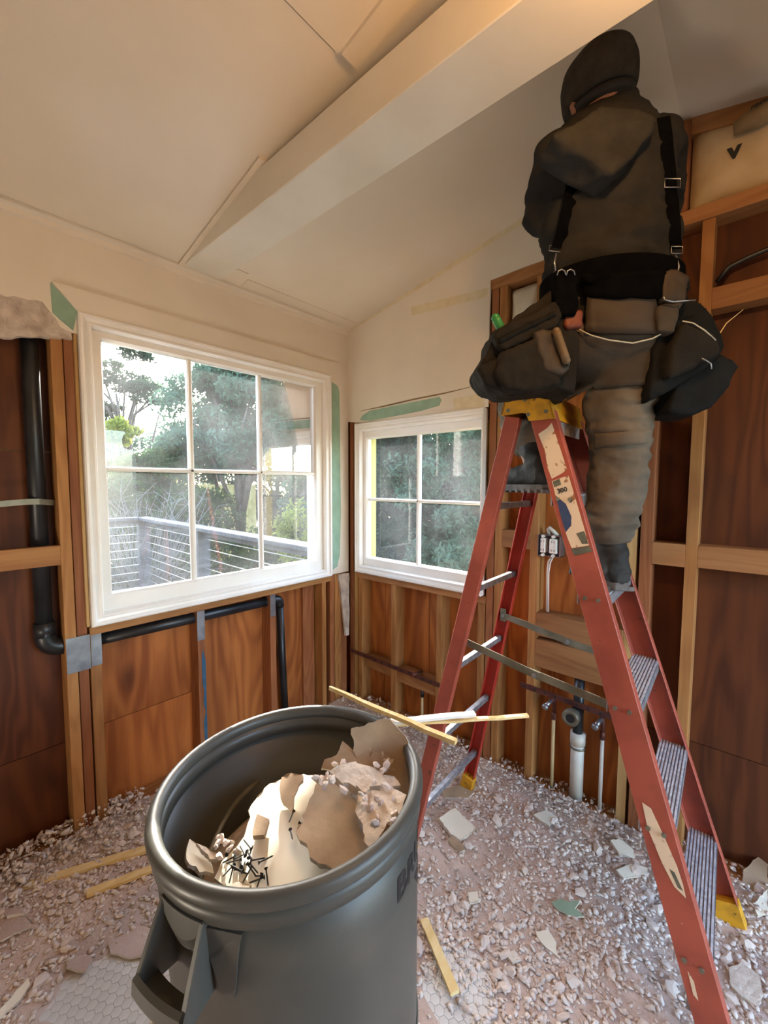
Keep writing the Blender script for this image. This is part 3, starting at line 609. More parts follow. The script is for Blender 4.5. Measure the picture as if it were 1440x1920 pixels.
# deck railing: corner post, middle post, cap rails, cables
A = dep(268, 969, 5.5); ZRAIL = A.z; B = onZ(592, 1023, ZRAIL); Cc = onZ(130, 976, ZRAIL)
rl = thing('deck_railing', 'weathered grey deck railing with thin steel cables outside the large window', 'railing', (A.x, A.y, -.1))
def rail(p, q, nm, over=.05):
    d = (q-p).normalized(); s = V(-d.y, d.x, 0)*.075
    bevel(G().bar(p-d*over+V(0, 0, -.02), q+d*over+V(0, 0, -.02), s, V(0, 0, .02)).obj(nm, 'deck_wood', rl), .004)
    G().bar(p+V(0, 0, -.065), q+V(0, 0, -.065), V(-d.y, d.x, 0)*.02, V(0, 0, .025)).obj('under_rail', 'deck_wood', rl)
rail(A, B, 'cap_rail'); rail(Cc, A, 'cap_rail', .0)
dAB = (B-A).normalized(); P2 = onZ(388, 990, ZRAIL-.02); tpar = (P2-A).dot(dAB); P2 = A+dAB*tpar
for p in (A, P2, A+dAB*(tpar*2.1)):
    s = V(-dAB.y, dAB.x, 0)*.062; bevel(G().bar((p.x, p.y, -.35), (p.x, p.y, ZRAIL-.04), s, dAB*.062).obj('post', 'deck_wood', rl), .004)
for k in range(9):
    z = ZRAIL-.12-k*.1
    G().tube([V(A.x, A.y, z), V(B.x, B.y, z)], .0045, 5).obj('cable', 'steel', rl); G().tube([V(A.x, A.y, z), V(Cc.x, Cc.y, z)], .0045, 5).obj('cable', 'steel', rl)
nrm = V(-dAB.y, dAB.x, 0); nrm = nrm if nrm.dot(CAM-A) > 0 else -nrm
dk = G(); a = A-dAB*.1; b = B+dAB*.3
dk.prism([V(a.x, a.y, -.12), V(b.x, b.y, -.12), V(b.x+nrm.x*.9, b.y+nrm.y*.9, -.12), V(a.x+nrm.x*2.6, a.y+nrm.y*2.6, -.12)], V(0, 0, -.04)).obj('deck_floor', 'deck_wood', rl)

# ================================================================== WASTE BIN
BC = V(1.343, 1.258, 0.); BZ = .80; BR_ = .313
tilt = Matrix.Rotation(.030, 4, 'Y') @ Matrix.Rotation(.030, 4, 'X')
def T(p): p = Vector(p); return BC+V(0, 0, .008)+tilt @ p          # local bin space -> world
def brad(z): return .272+(.302-.272)*z/.78                          # outer wall radius at local height
bn = thing('waste_bin', 'large round grey plastic waste bin full of torn drywall', 'waste bin', BC)
NS = 72
def lathe_T(prof, name, m, closed=False, n=NS):
    g = G().lathe(prof, (0, 0, 0), n, 'z', closed); return obj(name, [T(p) for p in g.v], g.f, m, bn, True)
lathe_T([(0, .0), (brad(0)-.02, .0), (brad(0), .015), (brad(.2), .2), (brad(.4), .4), (brad(.6), .6), (brad(.765), .765), (brad(.765)-.006, .765), (brad(.4)-.006, .4), (brad(0)-.006, .02), (0, .012)], 'body', 'bin_grey')
rimp = []
for k in range(14):
    a = 2*math.pi*k/14; rimp.append((.299+.0155*math.cos(a), .778+.018*math.sin(a)))
lathe_T(rimp, 'rim', 'bin_grey', True)
lathe_T([(brad(.73)-.001, .728), (brad(.73)+.007, .731), (.307, .765), (.286, .765), (.284, .728)], 'collar', 'bin_grey', True)
lathe_T([(brad(.18), .16), (brad(.18)+.004, .168), (brad(.18)+.004, .182), (brad(.19), .19)], 'foot_band', 'bin_grey', True)
def ang(px, py, z): p = onZ(px, py, z)-BC; return math.atan2(p.y, p.x)
def P(th, r, z): return T((r*math.cos(th), r*math.sin(th), z))
def handle(thc, half=.245):
    hb = G()
    for s in (-1, 1):                                              # two side fins growing outward to the grip
        th = thc+s*half; d = .010/.3
        prof = [(brad(.735)-.002, .735), (.310, .735), (.320, .715), (.344, .665), (.366, .618), (.368, .600), (.358, .590), (brad(.59)-.002, .590)]
        a = [P(th-d/2, r, z) for r, z in prof]; b = [P(th+d/2, r, z) for r, z in prof]; n = len(prof)
        hb.add(a+b, [tuple(range(n)), tuple(range(n, 2*n))[::-1]]+[(i, (i+1) % n, n+(i+1) % n, n+i) for i in range(n)])
    h = hb.obj('handle', 'bin_grey', bn); bevel(h, .002)
    gr_ = G(); k = 12; prof = [(brad(.60)+.030, .594), (.366, .590), (.373, .600), (.370, .626), (.361, .631), (.353, .606), (brad(.60)+.032, .606)]; n = len(prof)
    for j in range(k+1):
        th = thc-half+2*half*j/k; gr_.v += [P(th, r, z) for r, z in prof]
    for j in range(k):
        for i in range(n): gr_.f.append((j*n+i, j*n+(i+1) % n, (j+1)*n+(i+1) % n, (j+1)*n+i))
    gr_.obj('grip', 'bin_grey', h, False)
    wb_ = G(); prof = [(brad(.70)+.001, .735), (.311, .735), (.312, .715), (brad(.70)+.006, .69)]; n = 4     # hood over the hand space
    for j in range(k+1):
        th = thc-half+2*half*j/k; dz = .03*math.sin(math.pi*j/k); wb_.v += [P(th, r, z-(dz*.0 if i < 2 else dz)) for i, (r, z) in enumerate(prof)]
    for j in range(k):
        for i in range(n): wb_.f.append((j*n+i, j*n+(i+1) % n, (j+1)*n+(i+1) % n, (j+1)*n+i))
    wb_.obj('hood', 'bin_grey', h)
TH1 = (ang(318, 1668, .76)+ang(418, 1692, .76))/2; HALF = abs(ang(318, 1668, .76)-ang(418, 1692, .76))/2
handle(TH1, .175); handle(TH1+math.pi, .175)
# gusset fin right of the handle
th = TH1+.18
tong = [(-.02, .722), (.24, .722), (.215, .70), (.19, .66), (.175, .625), (.155, .598), (.125, .584), (.095, .584), (.065, .600), (.045, .63), (.02, .66), (-.02, .66)]
nt = len(tong); G().add([P(th+a, brad(z)+.001, z) for a, z in tong]+[P(th+a, brad(z)+.0065, z) for a, z in tong], [tuple(range(nt)), tuple(range(nt, 2*nt))]+[(i, (i+1) % nt, nt+(i+1) % nt, nt+i) for i in range(nt)]).obj('gusset', 'bin_grey', bn)
# lettering wrapped round the wall
TB = ang(748, 1640, .69)
def wrap(v, f, th0, z0, name, lab=None):
    vv = [P(th0+x/brad(z0+y), brad(z0+y)+.0012, z0+y) for x, y, _ in v]
    o = obj(name, vv, f, 'bin_mark', bn)
    return o
v, f = text_mesh('BRUTE', .078, .002); wrap(v, f, TB, .625, 'lettering')
for k in range(3):
    sv = [(.09+.012*k+.05*math.sin(t)*.6, -.012-.016*k-.03*t, 0) for t in np.linspace(0, 1, 6)]+[(.16+.012*k-.02*t, -.012-.016*k-.03*t, 0) for t in np.linspace(1, 0, 6)]
    wrap(sv, [tuple(range(12))], TB, .612, 'emblem_bar')

# ---- what is in it: torn drywall, laths, screws
def slab(name, label, px, p0, nrm_, th, mtop, mside=None, group='torn drywall pieces in the bin', jag=.004, seed=0, cat='drywall piece', curl=0.):
    """irregular torn sheet: polygon given on its own plane, ragged edge, real thickness, both faces"""
    rd = random.Random(seed+11); nrm_ = Vector(nrm_).normalized(); p0 = Vector(p0)
    base = [onP(a, b, p0, nrm_) for a, b in px]; pts = []
    for i in range(len(base)):
        a, b = base[i], base[(i+1) % len(base)]; k = max(1, int((b-a).length/.012))
        for j in range(k):
            q = a.lerp(b, j/k); q += Vector((rd.uniform(-jag, jag), rd.uniform(-jag, jag), rd.uniform(-jag, jag))) if j else Vector(); pts.append(q)
    c = sum(pts, Vector())/len(pts); R_ = max((q-c).length for q in pts); n = len(pts)
    def disp(w): return nrm_*(curl*((w-c).length/R_)**2+noise.noise(w*7)*.008+noise.noise(w*30)*.002)
    u_ = nrm_.orthogonal().normalized(); v_ = nrm_.cross(u_); flat = [Vector(((q-c).dot(u_), (q-c).dot(v_))) for q in pts]
    grid = [Vector((i*.02+rd.uniform(-.004, .004), j*.02+rd.uniform(-.004, .004))) for i in range(-int(R_/.02)-1, int(R_/.02)+2) for j in range(-int(R_/.02)-1, int(R_/.02)+2)]
    ov, oe, of, *_ = delaunay_2d_cdt(flat+grid, [(i, (i+1) % n) for i in range(n)], [list(range(n))], 1, 1e-5)
    used = sorted({i for q in of for i in q}); rem = {k: i for i, k in enumerate(used)}
    bm = bmesh.new()
    top_ = [c+u_*ov[k].x+v_*ov[k].y for k in used]; top_ = [w+disp(w) for w in top_]
    for off in (0, -th):
        vs_ = [bm.verts.new(w+nrm_*off) for w in top_]
        for q in of:
            fc = bm.faces.new([vs_[rem[k]] for k in q]); fc.smooth = True
    rimv = [q+disp(q) for q in pts]; A_ = [bm.verts.new(q) for q in rimv]; B_ = [bm.verts.new(q-nrm_*th) for q in rimv]
    for i in range(n):
        fc = bm.faces.new((A_[i], A_[(i+1) % n], B_[(i+1) % n], B_[i])); fc.material_index = 1
    o = bobj(name, bm, mtop); o.data.materials.append(MATS[mside or 'gypsum'])
    return tag(o, label, cat, group)
def cp(a, b): return (240+a/2.25, 1260+b/2.25)
nW = V(.34, .30, 1)   # the pile rises towards the far right of the bin
pW = onZ(*cp(600, 800), .665)
fillp = G().lathe([(0, .60), (.12, .60), (.2, .58), (.262, .53), (.262, .40), (0, .40)], (0, 0, 0), 28)
o = obj('rubble_fill', [T(p)+V(0, 0, noise.noise(Vector(p)*18)*.025-(T(p).x-BC.x)*.25) for p in fillp.v], fillp.f, 'rubble'); tag(o, 'loose crumbled gypsum filling the bin under the sheets', 'rubble', kind='stuff')
slab('drywall_piece', 'largest white sheet of torn drywall lying in the bin', [cp(*p) for p in ((640, 455), (575, 490), (520, 560), (505, 640), (470, 720), (395, 800), (365, 870), (430, 905), (600, 922), (760, 910), (905, 858), (860, 760), (800, 620), (800, 440), (740, 430))], pW, V(.20, .15, 1), .012, 'paper_white', seed=1)
slab('drywall_piece', 'brown paper faced slab lying on the white sheet in the bin', [cp(*p) for p in ((850, 440), (930, 490), (965, 560), (970, 640), (1010, 720), (1030, 790), (910, 855), (790, 800), (740, 720), (710, 680), (760, 560), (800, 470))], pW+V(0, 0, .045), V(.26, .05, 1), .013, 'paper_brown', seed=2)
slab('drywall_piece', 'curved brown slab standing against the far side of the bin', [cp(*p) for p in ((950, 240), (1040, 213), (1110, 200), (1172, 270), (1198, 370), (1196, 470), (1180, 540), (1120, 520), (1020, 470), (955, 330))], onZ(*cp(1110, 380), .77), V(.75, .45, .55), .012, 'paper_brown', seed=3, curl=.03)
slab('drywall_piece', 'narrow brown strip of paper torn across the white sheet', [cp(*p) for p in ((690, 432), (740, 440), (715, 500), (700, 570), (690, 595), (655, 560), (640, 500), (650, 450))], pW+V(0, 0, .02), V(.25, .12, 1), .006, 'paper_brown', seed=4)
slab('drywall_piece', 'small brown square scrap resting on the white sheet', [cp(*p) for p in ((545, 600), (596, 622), (575, 690), (528, 692), (525, 680))], pW+V(0, 0, .02), V(.2, .2, 1), .014, 'paper_brown', 'paper_brown', seed=5, jag=.001)
slab('drywall_piece', 'crumbling pinkish gypsum chunk in the middle of the bin heap', [cp(*p) for p in ((850, 425), (900, 395), (960, 380), (1020, 400), (1070, 430), (1150, 480), (1060, 480), (990, 505), (930, 470), (880, 450))], onZ(*cp(980, 440), .80), V(.3, .2, 1), .03, 'gypsum', seed=6, jag=.008)
slab('drywall_piece', 'pale brown torn flap behind the gypsum chunk', [cp(*p) for p in ((815, 410), (830, 370), (880, 350), (905, 290), (930, 310), (960, 350), (1010, 305), (1020, 360), (1060, 300), (1110, 340), (1080, 420), (960, 400), (880, 410))], onZ(*cp(930, 380), .77), V(.5, .4, .8), .012, 'paper_brown', 'paper_white', seed=7, jag=.006)
slab('drywall_piece', 'rough grey white broken slab along the right side of the bin', [cp(*p) for p in ((970, 520), (1060, 500), (1140, 500), (1176, 520), (1168, 590), (1140, 640), (1090, 640), (1060, 700), (1030, 760), (1000, 690), (975, 620))], onZ(*cp(1090, 580), .79), V(.45, .05, 1), .03, 'gypsum', seed=8, jag=.008)
slab('drywall_piece', 'brown scrap at the front right inside the bin rim', [cp(*p) for p in ((1070, 640), (1110, 650), (1155, 640), (1130, 690), (1090, 730), (1060, 765), (1035, 745), (1075, 700))], onZ(*cp(1110, 700), .77), V(.35, -.1, 1), .012, 'paper_brown', seed=9)
slab('drywall_piece', 'grey triangular shard at the left inside the bin', [cp(*p) for p in ((262, 700), (300, 740), (345, 800), (362, 850), (300, 850), (245, 790))], onZ(*cp(300, 790), .66), V(-.3, .3, 1), .008, 'paper_white', seed=10)
slab('drywall_piece', 'thin pale offcut leaning on the triangular shard', [cp(*p) for p in ((330, 735), (385, 765), (380, 790), (345, 790), (290, 720))], onZ(*cp(345, 770), .67), V(-.1, .3, 1), .008, 'gypsum', seed=12)
slab('drywall_piece', 'white chip under the heap of screws', [cp(*p) for p in ((410, 890), (470, 885), (520, 900), (490, 925), (420, 915))], onZ(*cp(460, 905), .675), V(0, 0, 1), .008, 'paper_white', seed=13)
# chunk generator shared by bin crumbs and floor rubble
def chunk_mesh(seed, flat=.5, jag=.3):
    rd = random.Random(seed); bm = bmesh.new(); bmesh.ops.create_icosphere(bm, subdivisions=1, radius=1)
    for v in bm.verts: v.co = Vector((v.co.x*rd.uniform(.8, 1.3), v.co.y*rd.uniform(.6, 1.1), v.co.z*flat))*rd.uniform(1-jag, 1+jag)
    me = bpy.data.meshes.new('chunk'); bm.to_mesh(me); bm.free(); me.materials.append(MATS['rubble']); return me
CH = [chunk_mesh(i, random.Random(i).uniform(.3, .7)) for i in range(8)]
def chunk(name, me, loc, s, rot, label, group, cat):
    o = bpy.data.objects.new(name, me); col.objects.link(o); o.location = loc; o.scale = s if isinstance(s, tuple) else (s, s, s); o.rotation_euler = rot
    return tag(o, label, cat, group)
rd = random.Random(5)
for i in range(46):
    a, b = rd.choice([(rd.uniform(365, 475), rd.uniform(690, 790)), (rd.uniform(840, 1150), rd.uniform(380, 500)), (rd.uniform(980, 1210), rd.uniform(500, 640)), (rd.uniform(780, 860), rd.uniform(430, 480))])
    z = .675 if a < 500 else .80+rd.uniform(-.01, .012)
    chunk('gypsum_crumb', CH[i % 8], onZ(*cp(a, b), z), rd.uniform(.006, .015), (rd.uniform(0, 3), rd.uniform(0, 3), rd.uniform(0, 3)), 'small pale gypsum crumb lying on the drywall heap in the bin', 'gypsum crumbs in the bin', 'rubble')
sg = G().lathe([(0, 0), (.0045, 0), (.0016, -.004), (.0016, -.030), (0, -.034)], (0, 0, 0), 7); sg.obj('screw_template', 'ink')
sc0 = bpy.data.objects['screw_template']; sme = sc0.data; bpy.data.objects.remove(sc0)
for i in range(26):
    a, b = (rd.gauss(495, 38), rd.gauss(845, 38)) if i < 21 else rd.choice([(685, 690), (700, 620), (565, 885), (632, 905), (720, 665)])
    q = onP(*cp(a, b), pW, V(.20, .15, 1)); s_ = bpy.data.objects.new('drywall_screw', sme); col.objects.link(s_); s_.location = q+V(0, 0, .012+.010*rd.random())
    s_.rotation_euler = (1.4+rd.uniform(-.35, .35), rd.uniform(-.4, .4), rd.uniform(0, 6.28)); tag(s_, 'black drywall screw in the loose heap on the white sheet', 'screw', 'black screws in the bin')
# hoop of cable inside the bin
hp = [P(TH1-.3-1.7*t, .255-.05*math.sin(math.pi*t), .56+.06*t+.03*math.sin(3*t)) for t in np.linspace(0, 1, 24)]
tag(G().tube(hp, .006, 8).obj('bent_cable', 'steel_dirty', None, True), 'bent grey cable curving along the inside of the bin', 'cable')
# laths sticking out over the rim
def stick(name, p, q, w, t, m, label, up=V(0, 0, 1), cat='wood strip', group=None, taper=.0):
    p, q = Vector(p), Vector(q); d = (q-p).normalized(); s = d.cross(up).normalized(); u = s.cross(d).normalized()
    g = G(); n = 10; rd = random.Random(int(p.x*1000))
    for i in range(n+1):
        c = p.lerp(q, i/n)+u*rd.uniform(-.0015, .0015); ww = w*(1+rd.uniform(-.06, .06))*(1-taper*(i/n)**4)
        g.v += [c-s*ww-u*t, c+s*ww-u*t, c+s*ww+u*t, c-s*ww+u*t]
    for i in range(n):
        for k in range(4): g.f.append((i*4+k, i*4+(k+1) % 4, (i+1)*4+(k+1) % 4, (i+1)*4+k))
    g.f += [(0, 1, 2, 3), tuple(4*n+k for k in range(4))]
    o = g.obj(name, m); return tag(o, label, cat, group)
stick('wood_strip', onZ(855, 1392, .822), onZ(618, 1290, .835), .008, .006, 'lath', 'splintered pale lath leaning over the back rim of the bin', taper=.5)
stick('wood_strip', onZ(726, 1354, .812), onZ(890, 1338, .812), .011, .004, 'white_gloss', 'short white painted strip lying across the bin rim')
stick('wood_strip', onZ(712, 1360, .803), onZ(990, 1342, .803), .007, .0035, 'lath', 'long thin pale strip pointing right from the bin rim')

# ================================================================== STEP LADDER
LC = V(.446, 1.468, 0); LROT = 3.18; LH = 1.74
LA = V(math.cos(LROT), math.sin(LROT), 0); LB = V(math.sin(LROT), -math.cos(LROT), 0)     # near->far, rear->front
WT, WBF, WBR, BF, BRR, BT = .166, .275, .265, .594, .409, .043
def lad(side, w, z):
    t = 1-z/LH; Wd = WT+((WBF if side == 'f' else WBR)-WT)*t; Bd = (BT+(BF-BT)*t) if side == 'f' else -(BT+(BRR-BT)*t)
    return LC+LA*Wd*w+LB*Bd+V(0, 0, z)
ld_ = thing('step_ladder', 'red fibreglass step ladder with yellow top that the person stands on', 'ladder', LC)
def channel(side, w, web, flange, t, m):
    """C channel rail: web on the outside, flanges turned inwards"""
    a, b = lad(side, w, .02), lad(side, w, 1.72); d = (b-a).normalized()
    out = LA*w; out = (out-d*out.dot(d)).normalized(); e = d.cross(out).normalized()
    if e.dot(LB) < 0: e = -e
    h = web/2; prof = [(-h, 0), (h, 0), (h, -flange), (h-t, -flange), (h-t, -t), (-h+t, -t), (-h+t, -flange), (-h, -flange)]
    g = G(); n = 8
    for p in (a, b): g.v += [p+e*u+out*v for u, v in prof]
    for i in range(n): g.f.append((i, (i+1) % n, n+(i+1) % n, n+i))
    g.f += [(0, 1, 4, 5), (1, 2, 3, 4), (0, 5, 6, 7), (8, 9, 12, 13), (9, 10, 11, 12), (8, 13, 14, 15)]
    return bevel(g.obj('front_rail' if side == 'f' else 'rear_rail', m, ld_), .0015), e, out, d
fr = {}
for side, w, web, fln, m in (('f', -1, .078, .032, 'fibreglass'), ('f', 1, .078, .032, 'fibreglass'), ('r', -1, .052, .026, 'fibreglass'), ('r', 1, .052, .026, 'fibreglass_sunlit')):
    fr[(side, w)] = channel(side, w, web, fln, .004, m)
    o, e, out, d = fr[(side, w)]
    ft = lad(side, w, .02); hw = web/2+.004                        # rubber-soled foot
    g = G().bar(ft-d*.016-out*.014, ft+d*.07-out*.014, e*hw, out*.019)
    bevel(g.obj('foot', 'ladder_yellow', ld_), .003)
STEPS = [.29, .585, .88, 1.175, 1.465]
for i, z in enumerate(STEPS):
    a, b = lad('f', -1, z), lad('f', 1, z); ax = (b-a).normalized(); L_ = (b-a).length; p, q = a+ax*.006, b-ax*.006
    g = G().bar(p-V(0, 0, .003), q-V(0, 0, .003), LB*.041, V(0, 0, .002))
    for s in (-1, 1): g.bar(p+LB*.040*s-V(0, 0, .018), q+LB*.040*s-V(0, 0, .018), LB*.0016, V(0, 0, .016))
    st = g.obj('step', 'aluminium', ld_)
    for k in range(9): G().bar(p+LB*(-.036+.009*k), q+LB*(-.036+.009*k), LB*.0026, V(0, 0, .0016)).obj('tread_rib', 'alu_dusty', st)
    for s, w in ((0, -1), (1, 1)):                                  # corner braces and rivets
        c = (p, q)[s]; dd = ax*(1 if s == 0 else -1)
        for u in (-.018, .018):
            r = (a, b)[s]+LB*u-V(0, 0, .012); r2 = r-dd*.008
            G().tube([r-dd*.002, r-dd*.007], .006, 10).obj('rivet', 'steel_dirty', ld_)
    if i < 2:
        for s in (0, 1):
            c = (p, q)[s]; dd = ax*(1 if s == 0 else -1); G().bar(c+dd*.13-V(0, 0, .03), c+dd*.002-V(0, 0, .15), LB*.009, V(0, 0, .0015)).obj('step_brace', 'aluminium', ld_)
for z in (.22, .52, .82, 1.12, 1.42):
    a, b = lad('r', -1, z), lad('r', 1, z); ax = (b-a).normalized()
    bevel(G().bar(a+ax*.004, b-ax*.004, LB*.011, V(0, 0, .011)).obj('rear_rung', 'aluminium', ld_), .002)
# spreaders, each a hinged pair of flat bars
for w in (-1, 1):
    zf, zr = .845, .93
    a = lad('r', w, zr)-LA*w*.028; b = lad('f', w, zf)-LA*w*.036; m_ = a.lerp(b, .5)-V(0, 0, .008)
    sp = G().bar(a, m_+(b-a)*.03, LA*.0018, V(0, 0, .013)).obj('spreader', 'steel_dirty', ld_)
    G().bar(m_-(b-a)*.03-LA*.004*w, b-LA*.004*w, LA*.0018, V(0, 0, .013)).obj('spreader_arm', 'steel_dirty', sp)
    for c in (a, m_, b): G().tube([c-LA*.008, c+LA*.008], .008, 10).obj('pivot', 'steel', sp)
    G().bar(lad('r', w, zr)-LA*w*.027+V(0, 0, .03), lad('r', w, zr)-LA*w*.027-V(0, 0, .025), LA*.002, LB*.012).obj('bracket', 'steel_dirty', sp)
    e = lad('f', w, zf); G().bar(e-LB*.035-LA*w*.006, e+LB*.035-LA*w*.006, LA*.002, V(0, 0, .014)).obj('bracket', 'steel_dirty', sp)
# yellow top cap: skirt over the rails, notch between front and rear
zt, zb = 1.790, 1.712
def capP(u, z, w): return LC+LA*(w)+LB*u+V(0, 0, z)
outl = [(-.080, zb+.014), (-.066, zt-.006), (-.055, zt), (.058, zt), (.070, zt-.006), (.094, zb-.012), (.014, zb-.012), (.004, zb+.012), (-.010, zb+.016)]
cg = G()
for s in (-1, 1):
    cg.prism([capP(u, z, s*(WT+.016)) for u, z in outl], LA*(-s*.007))
cg.bar(capP(0, zt-.003, -(WT+.016)), capP(0, zt-.003, WT+.016), LB*.060, V(0, 0, .003))
cg.prism([capP(.070, zt-.006, -(WT+.016)), capP(.094, zb-.012, -(WT+.016)), capP(.088, zb-.012, -(WT+.016)), capP(.064, zt-.006, -(WT+.016))], LA*2*(WT+.016))
cg.prism([capP(-.066, zt-.006, -(WT+.016)), capP(-.080, zb+.014, -(WT+.016)), capP(-.074, zb+.014, -(WT+.016)), capP(-.060, zt-.006, -(WT+.016))], LA*2*(WT+.016))
cap = cg.obj('top_cap', 'ladder_yellow', ld_)
for u, z in ((-.055, zb+.028), (.0, zt-.022), (.012, zb+.008), (.055, zt-.020), (.068, zb+.012)):
    c = capP(u, z, -(WT+.016)); G().tube([c+LA*.004, c-LA*.0025], .0065, 12).obj('bolt', 'steel_dirty', cap)
G().bar(capP(.085, zb-.03, -.13), capP(.085, zb-.03, .13), LB*.001, V(0, 0, .02)).obj('cap_plate', 'alu_dusty', ld_)
# stickers on the near front rail
o, e, out, d = fr[('f', -1)]
def on_rail(z, u): return lad('f', -1, z)+e*u+out*.0006
def decal(name, pts, m, lift=0., label=None):
    g = G().prism([on_rail(z, u)+out*lift for z, u in pts], out*.0006); o = g.obj(name, m, ld_)
    if label: o['label'] = label
    return o
decal('sticker', [(1.665, -.026), (1.672, .004), (1.682, .022), (1.60, .026), (1.535, .028), (1.528, .010), (1.522, -.022), (1.555, -.026), (1.61, -.020)], 'label_cream', label='worn cream warning sticker')
decal('sticker', [(1.515, -.024), (1.517, .028), (1.36, .030), (1.31, .030), (1.312, -.020), (1.345, -.024), (1.40, -.026)], 'label_cream', label='torn lower sticker with capacity print')
decal('sticker_block', [(1.470, -.024), (1.440, -.002), (1.400, .004), (1.375, -.004), (1.36, -.024), (1.40, -.026)], 'label_blue', .0007)
decal('sticker_block', [(1.513, -.022), (1.515, .0), (1.497, .0), (1.495, -.022)], 'label_grey', .0007)
decal('paint_smear', [(1.35, .004), (1.352, .028), (1.315, .029), (1.318, .012)], 'label_grey', .0008)
decal('paint_smear', [(1.31, -.022), (1.308, .031), (1.292, .034), (1.29, -.018)], 'label_grey', .0004)
decal('paint_smear', [(.64, -.018), (.628, .0), (.56, .014), (.50, .024), (.46, .026), (.43, .024), (.45, .004), (.50, -.010), (.58, -.022)], 'label_cream', .0004, 'pale paint splash')
decal('paint_smear', [(.49, .004), (.485, .014), (.445, .022), (.45, .012)], 'label_grey', .001)
decal('paint_smear', [(.26, -.020), (.24, -.012), (.20, -.014), (.21, -.022)], 'label_cream', .0004)
def rail_text(txt, size, z, u, along=False, nm='lettering'):
    v, f = text_mesh(txt, size, .0006); up = d; rt = e if e.dot(CR) > 0 else -e
    if along: up, rt = rt, -d
    obj(nm, [on_rail(z, u)+rt*x+up*y+out*.0032 for x, y, _ in v], f, 'ink', ld_)
rail_text('300', .020, 1.474, -.016); rail_text('6', .018, 1.44, .010)

# ================================================================== PERSON
PF = V(-.76, -.65, 0).normalized(); PR = V(-.65, .76, 0).normalized(); UP = V(0, 0, 1)
pe_ = thing('person', 'person in dark hoodie, beanie and tool belt standing on the ladder, back turned', 'person', (.5, 1.66, 1.18))
pel = dep(1150, 620, 1.34); wai = dep(1142, 520, 1.34); che = dep(1135, 385, 1.31); uch = dep(1138, 300, 1.285); nek = dep(1130, 222, 1.265); hed = dep(1122, 178, 1.225)
hipR = pel+PR*.088+V(0, 0, -.01); hipL = pel-PR*.088+V(0, 0, -.01)
kneR = dep(1162, 850, 1.33); ankR = V(.492, 1.700, 1.275); footR = V(.50, 1.715, 1.18)
ankL = V(.520, 1.475, 1.565); kneL = V(.30, 1.315, 1.80)
shL = dep(1048, 305, 1.275); elL = dep(1020, 402, 1.37); wrL = dep(1080, 262, 1.52)
shR = dep(1228, 280, 1.265); elR = dep(1238, 390, 1.43); wrR = dep(1165, 268, 1.50)
def limb(g, pts, rs, n=16):
    """tapering limb through joints, rounded at both ends"""
    pts = [Vector(p) for p in pts]; P_, R_ = [], []
    for i in range(len(pts)-1):
        for t in np.linspace(0, 1, 7)[:-1]: P_.append(pts[i].lerp(pts[i+1], t)); R_.append(rs[i]+(rs[i+1]-rs[i])*t)
    P_.append(pts[-1]); R_.append(rs[-1]); g.tube(P_, R_, n)
    for p, r in zip(pts, rs): g.ball(p, r, n, 10)
    return g
def torso(g, grow=0., deepk=0.):
    R = lambda c, w, d: (c, PR*(w+grow), PF*(d+grow+deepk))
    return g.loft([R(pel-UP*.10, .10, .08), R(pel-UP*.05, .155, .11), R(pel+UP*.02, .165, .115), R(wai, .150, .105), R(wai.lerp(che, .5), .158, .110), R(che, .170, .118), R(uch, .168, .105), R(uch.lerp(nek, .5), .125, .085), R(nek, .065, .065), R(nek+UP*.03, .055, .058)], 28)
# head frame: turned a little and tilted up
hr_ = (CR*.985+CU*.17).normalized(); hf_ = (PF+UP*.12); hf_ = (hf_-hr_*hf_.dot(hr_)).normalized(); hu_ = hr_.cross(hf_)
hu_ = hu_ if hu_.z > 0 else -hu_
def hp_(a, b, c): return hed+hr_*a+hf_*b+hu_*c
g = torso(G(), -.018)
limb(g, [hipR, kneR, ankR], [.085, .055, .040]); limb(g, [hipL, kneL, ankL], [.085, .055, .040])
limb(g, [ankR, footR+PF*.05+UP*.03, footR+PF*.15+UP*.025], [.04, .035, .022]); limb(g, [ankL, ankL+PF*.06-UP*.06, ankL+PF*.15-UP*.07], [.04, .035, .022])
limb(g, [nek-UP*.04, hed-UP*.05], [.058, .055])
for sh, el_, wr_ in ((shL, elL, wrL), (shR, elR, wrR)): limb(g, [sh, el_, wr_], [.048, .040, .026])
rg = []
for c, w, d, off in ((-.125, .030, .035, .035), (-.105, .050, .060, .022), (-.07, .062, .078, .012), (-.02, .070, .090, .004), (.03, .074, .094, 0), (.07, .068, .085, -.004), (.10, .048, .060, -.006), (.115, .02, .03, -.006)):
    rg.append((hp_(0, off, c), hr_*w, hf_*d))
g.loft(rg, 20)
g.loft([(hp_(0, .085, .0), hr_*.010, hu_*.012), (hp_(0, .105, -.025), hr_*.014, hu_*.014), (hp_(0, .088, -.04), hr_*.012, hu_*.008)], 10)      # nose
g.loft([(hp_(-.025, .083, -.062), hu_*.006, hf_*.01), (hp_(0, .090, -.062), hu_*.008, hf_*.01), (hp_(.025, .083, -.062), hu_*.006, hf_*.01)], 8)   # mouth
for s in (-1, 1):
    g.loft([(hp_(s*.070, -.005, -.035), hf_*.012, hu_*.020), (hp_(s*.082, -.010, -.018), hf_*.018, hu_*.032), (hp_(s*.090, -.014, -.010), hf_*.012, hu_*.026)], 12)       # ears
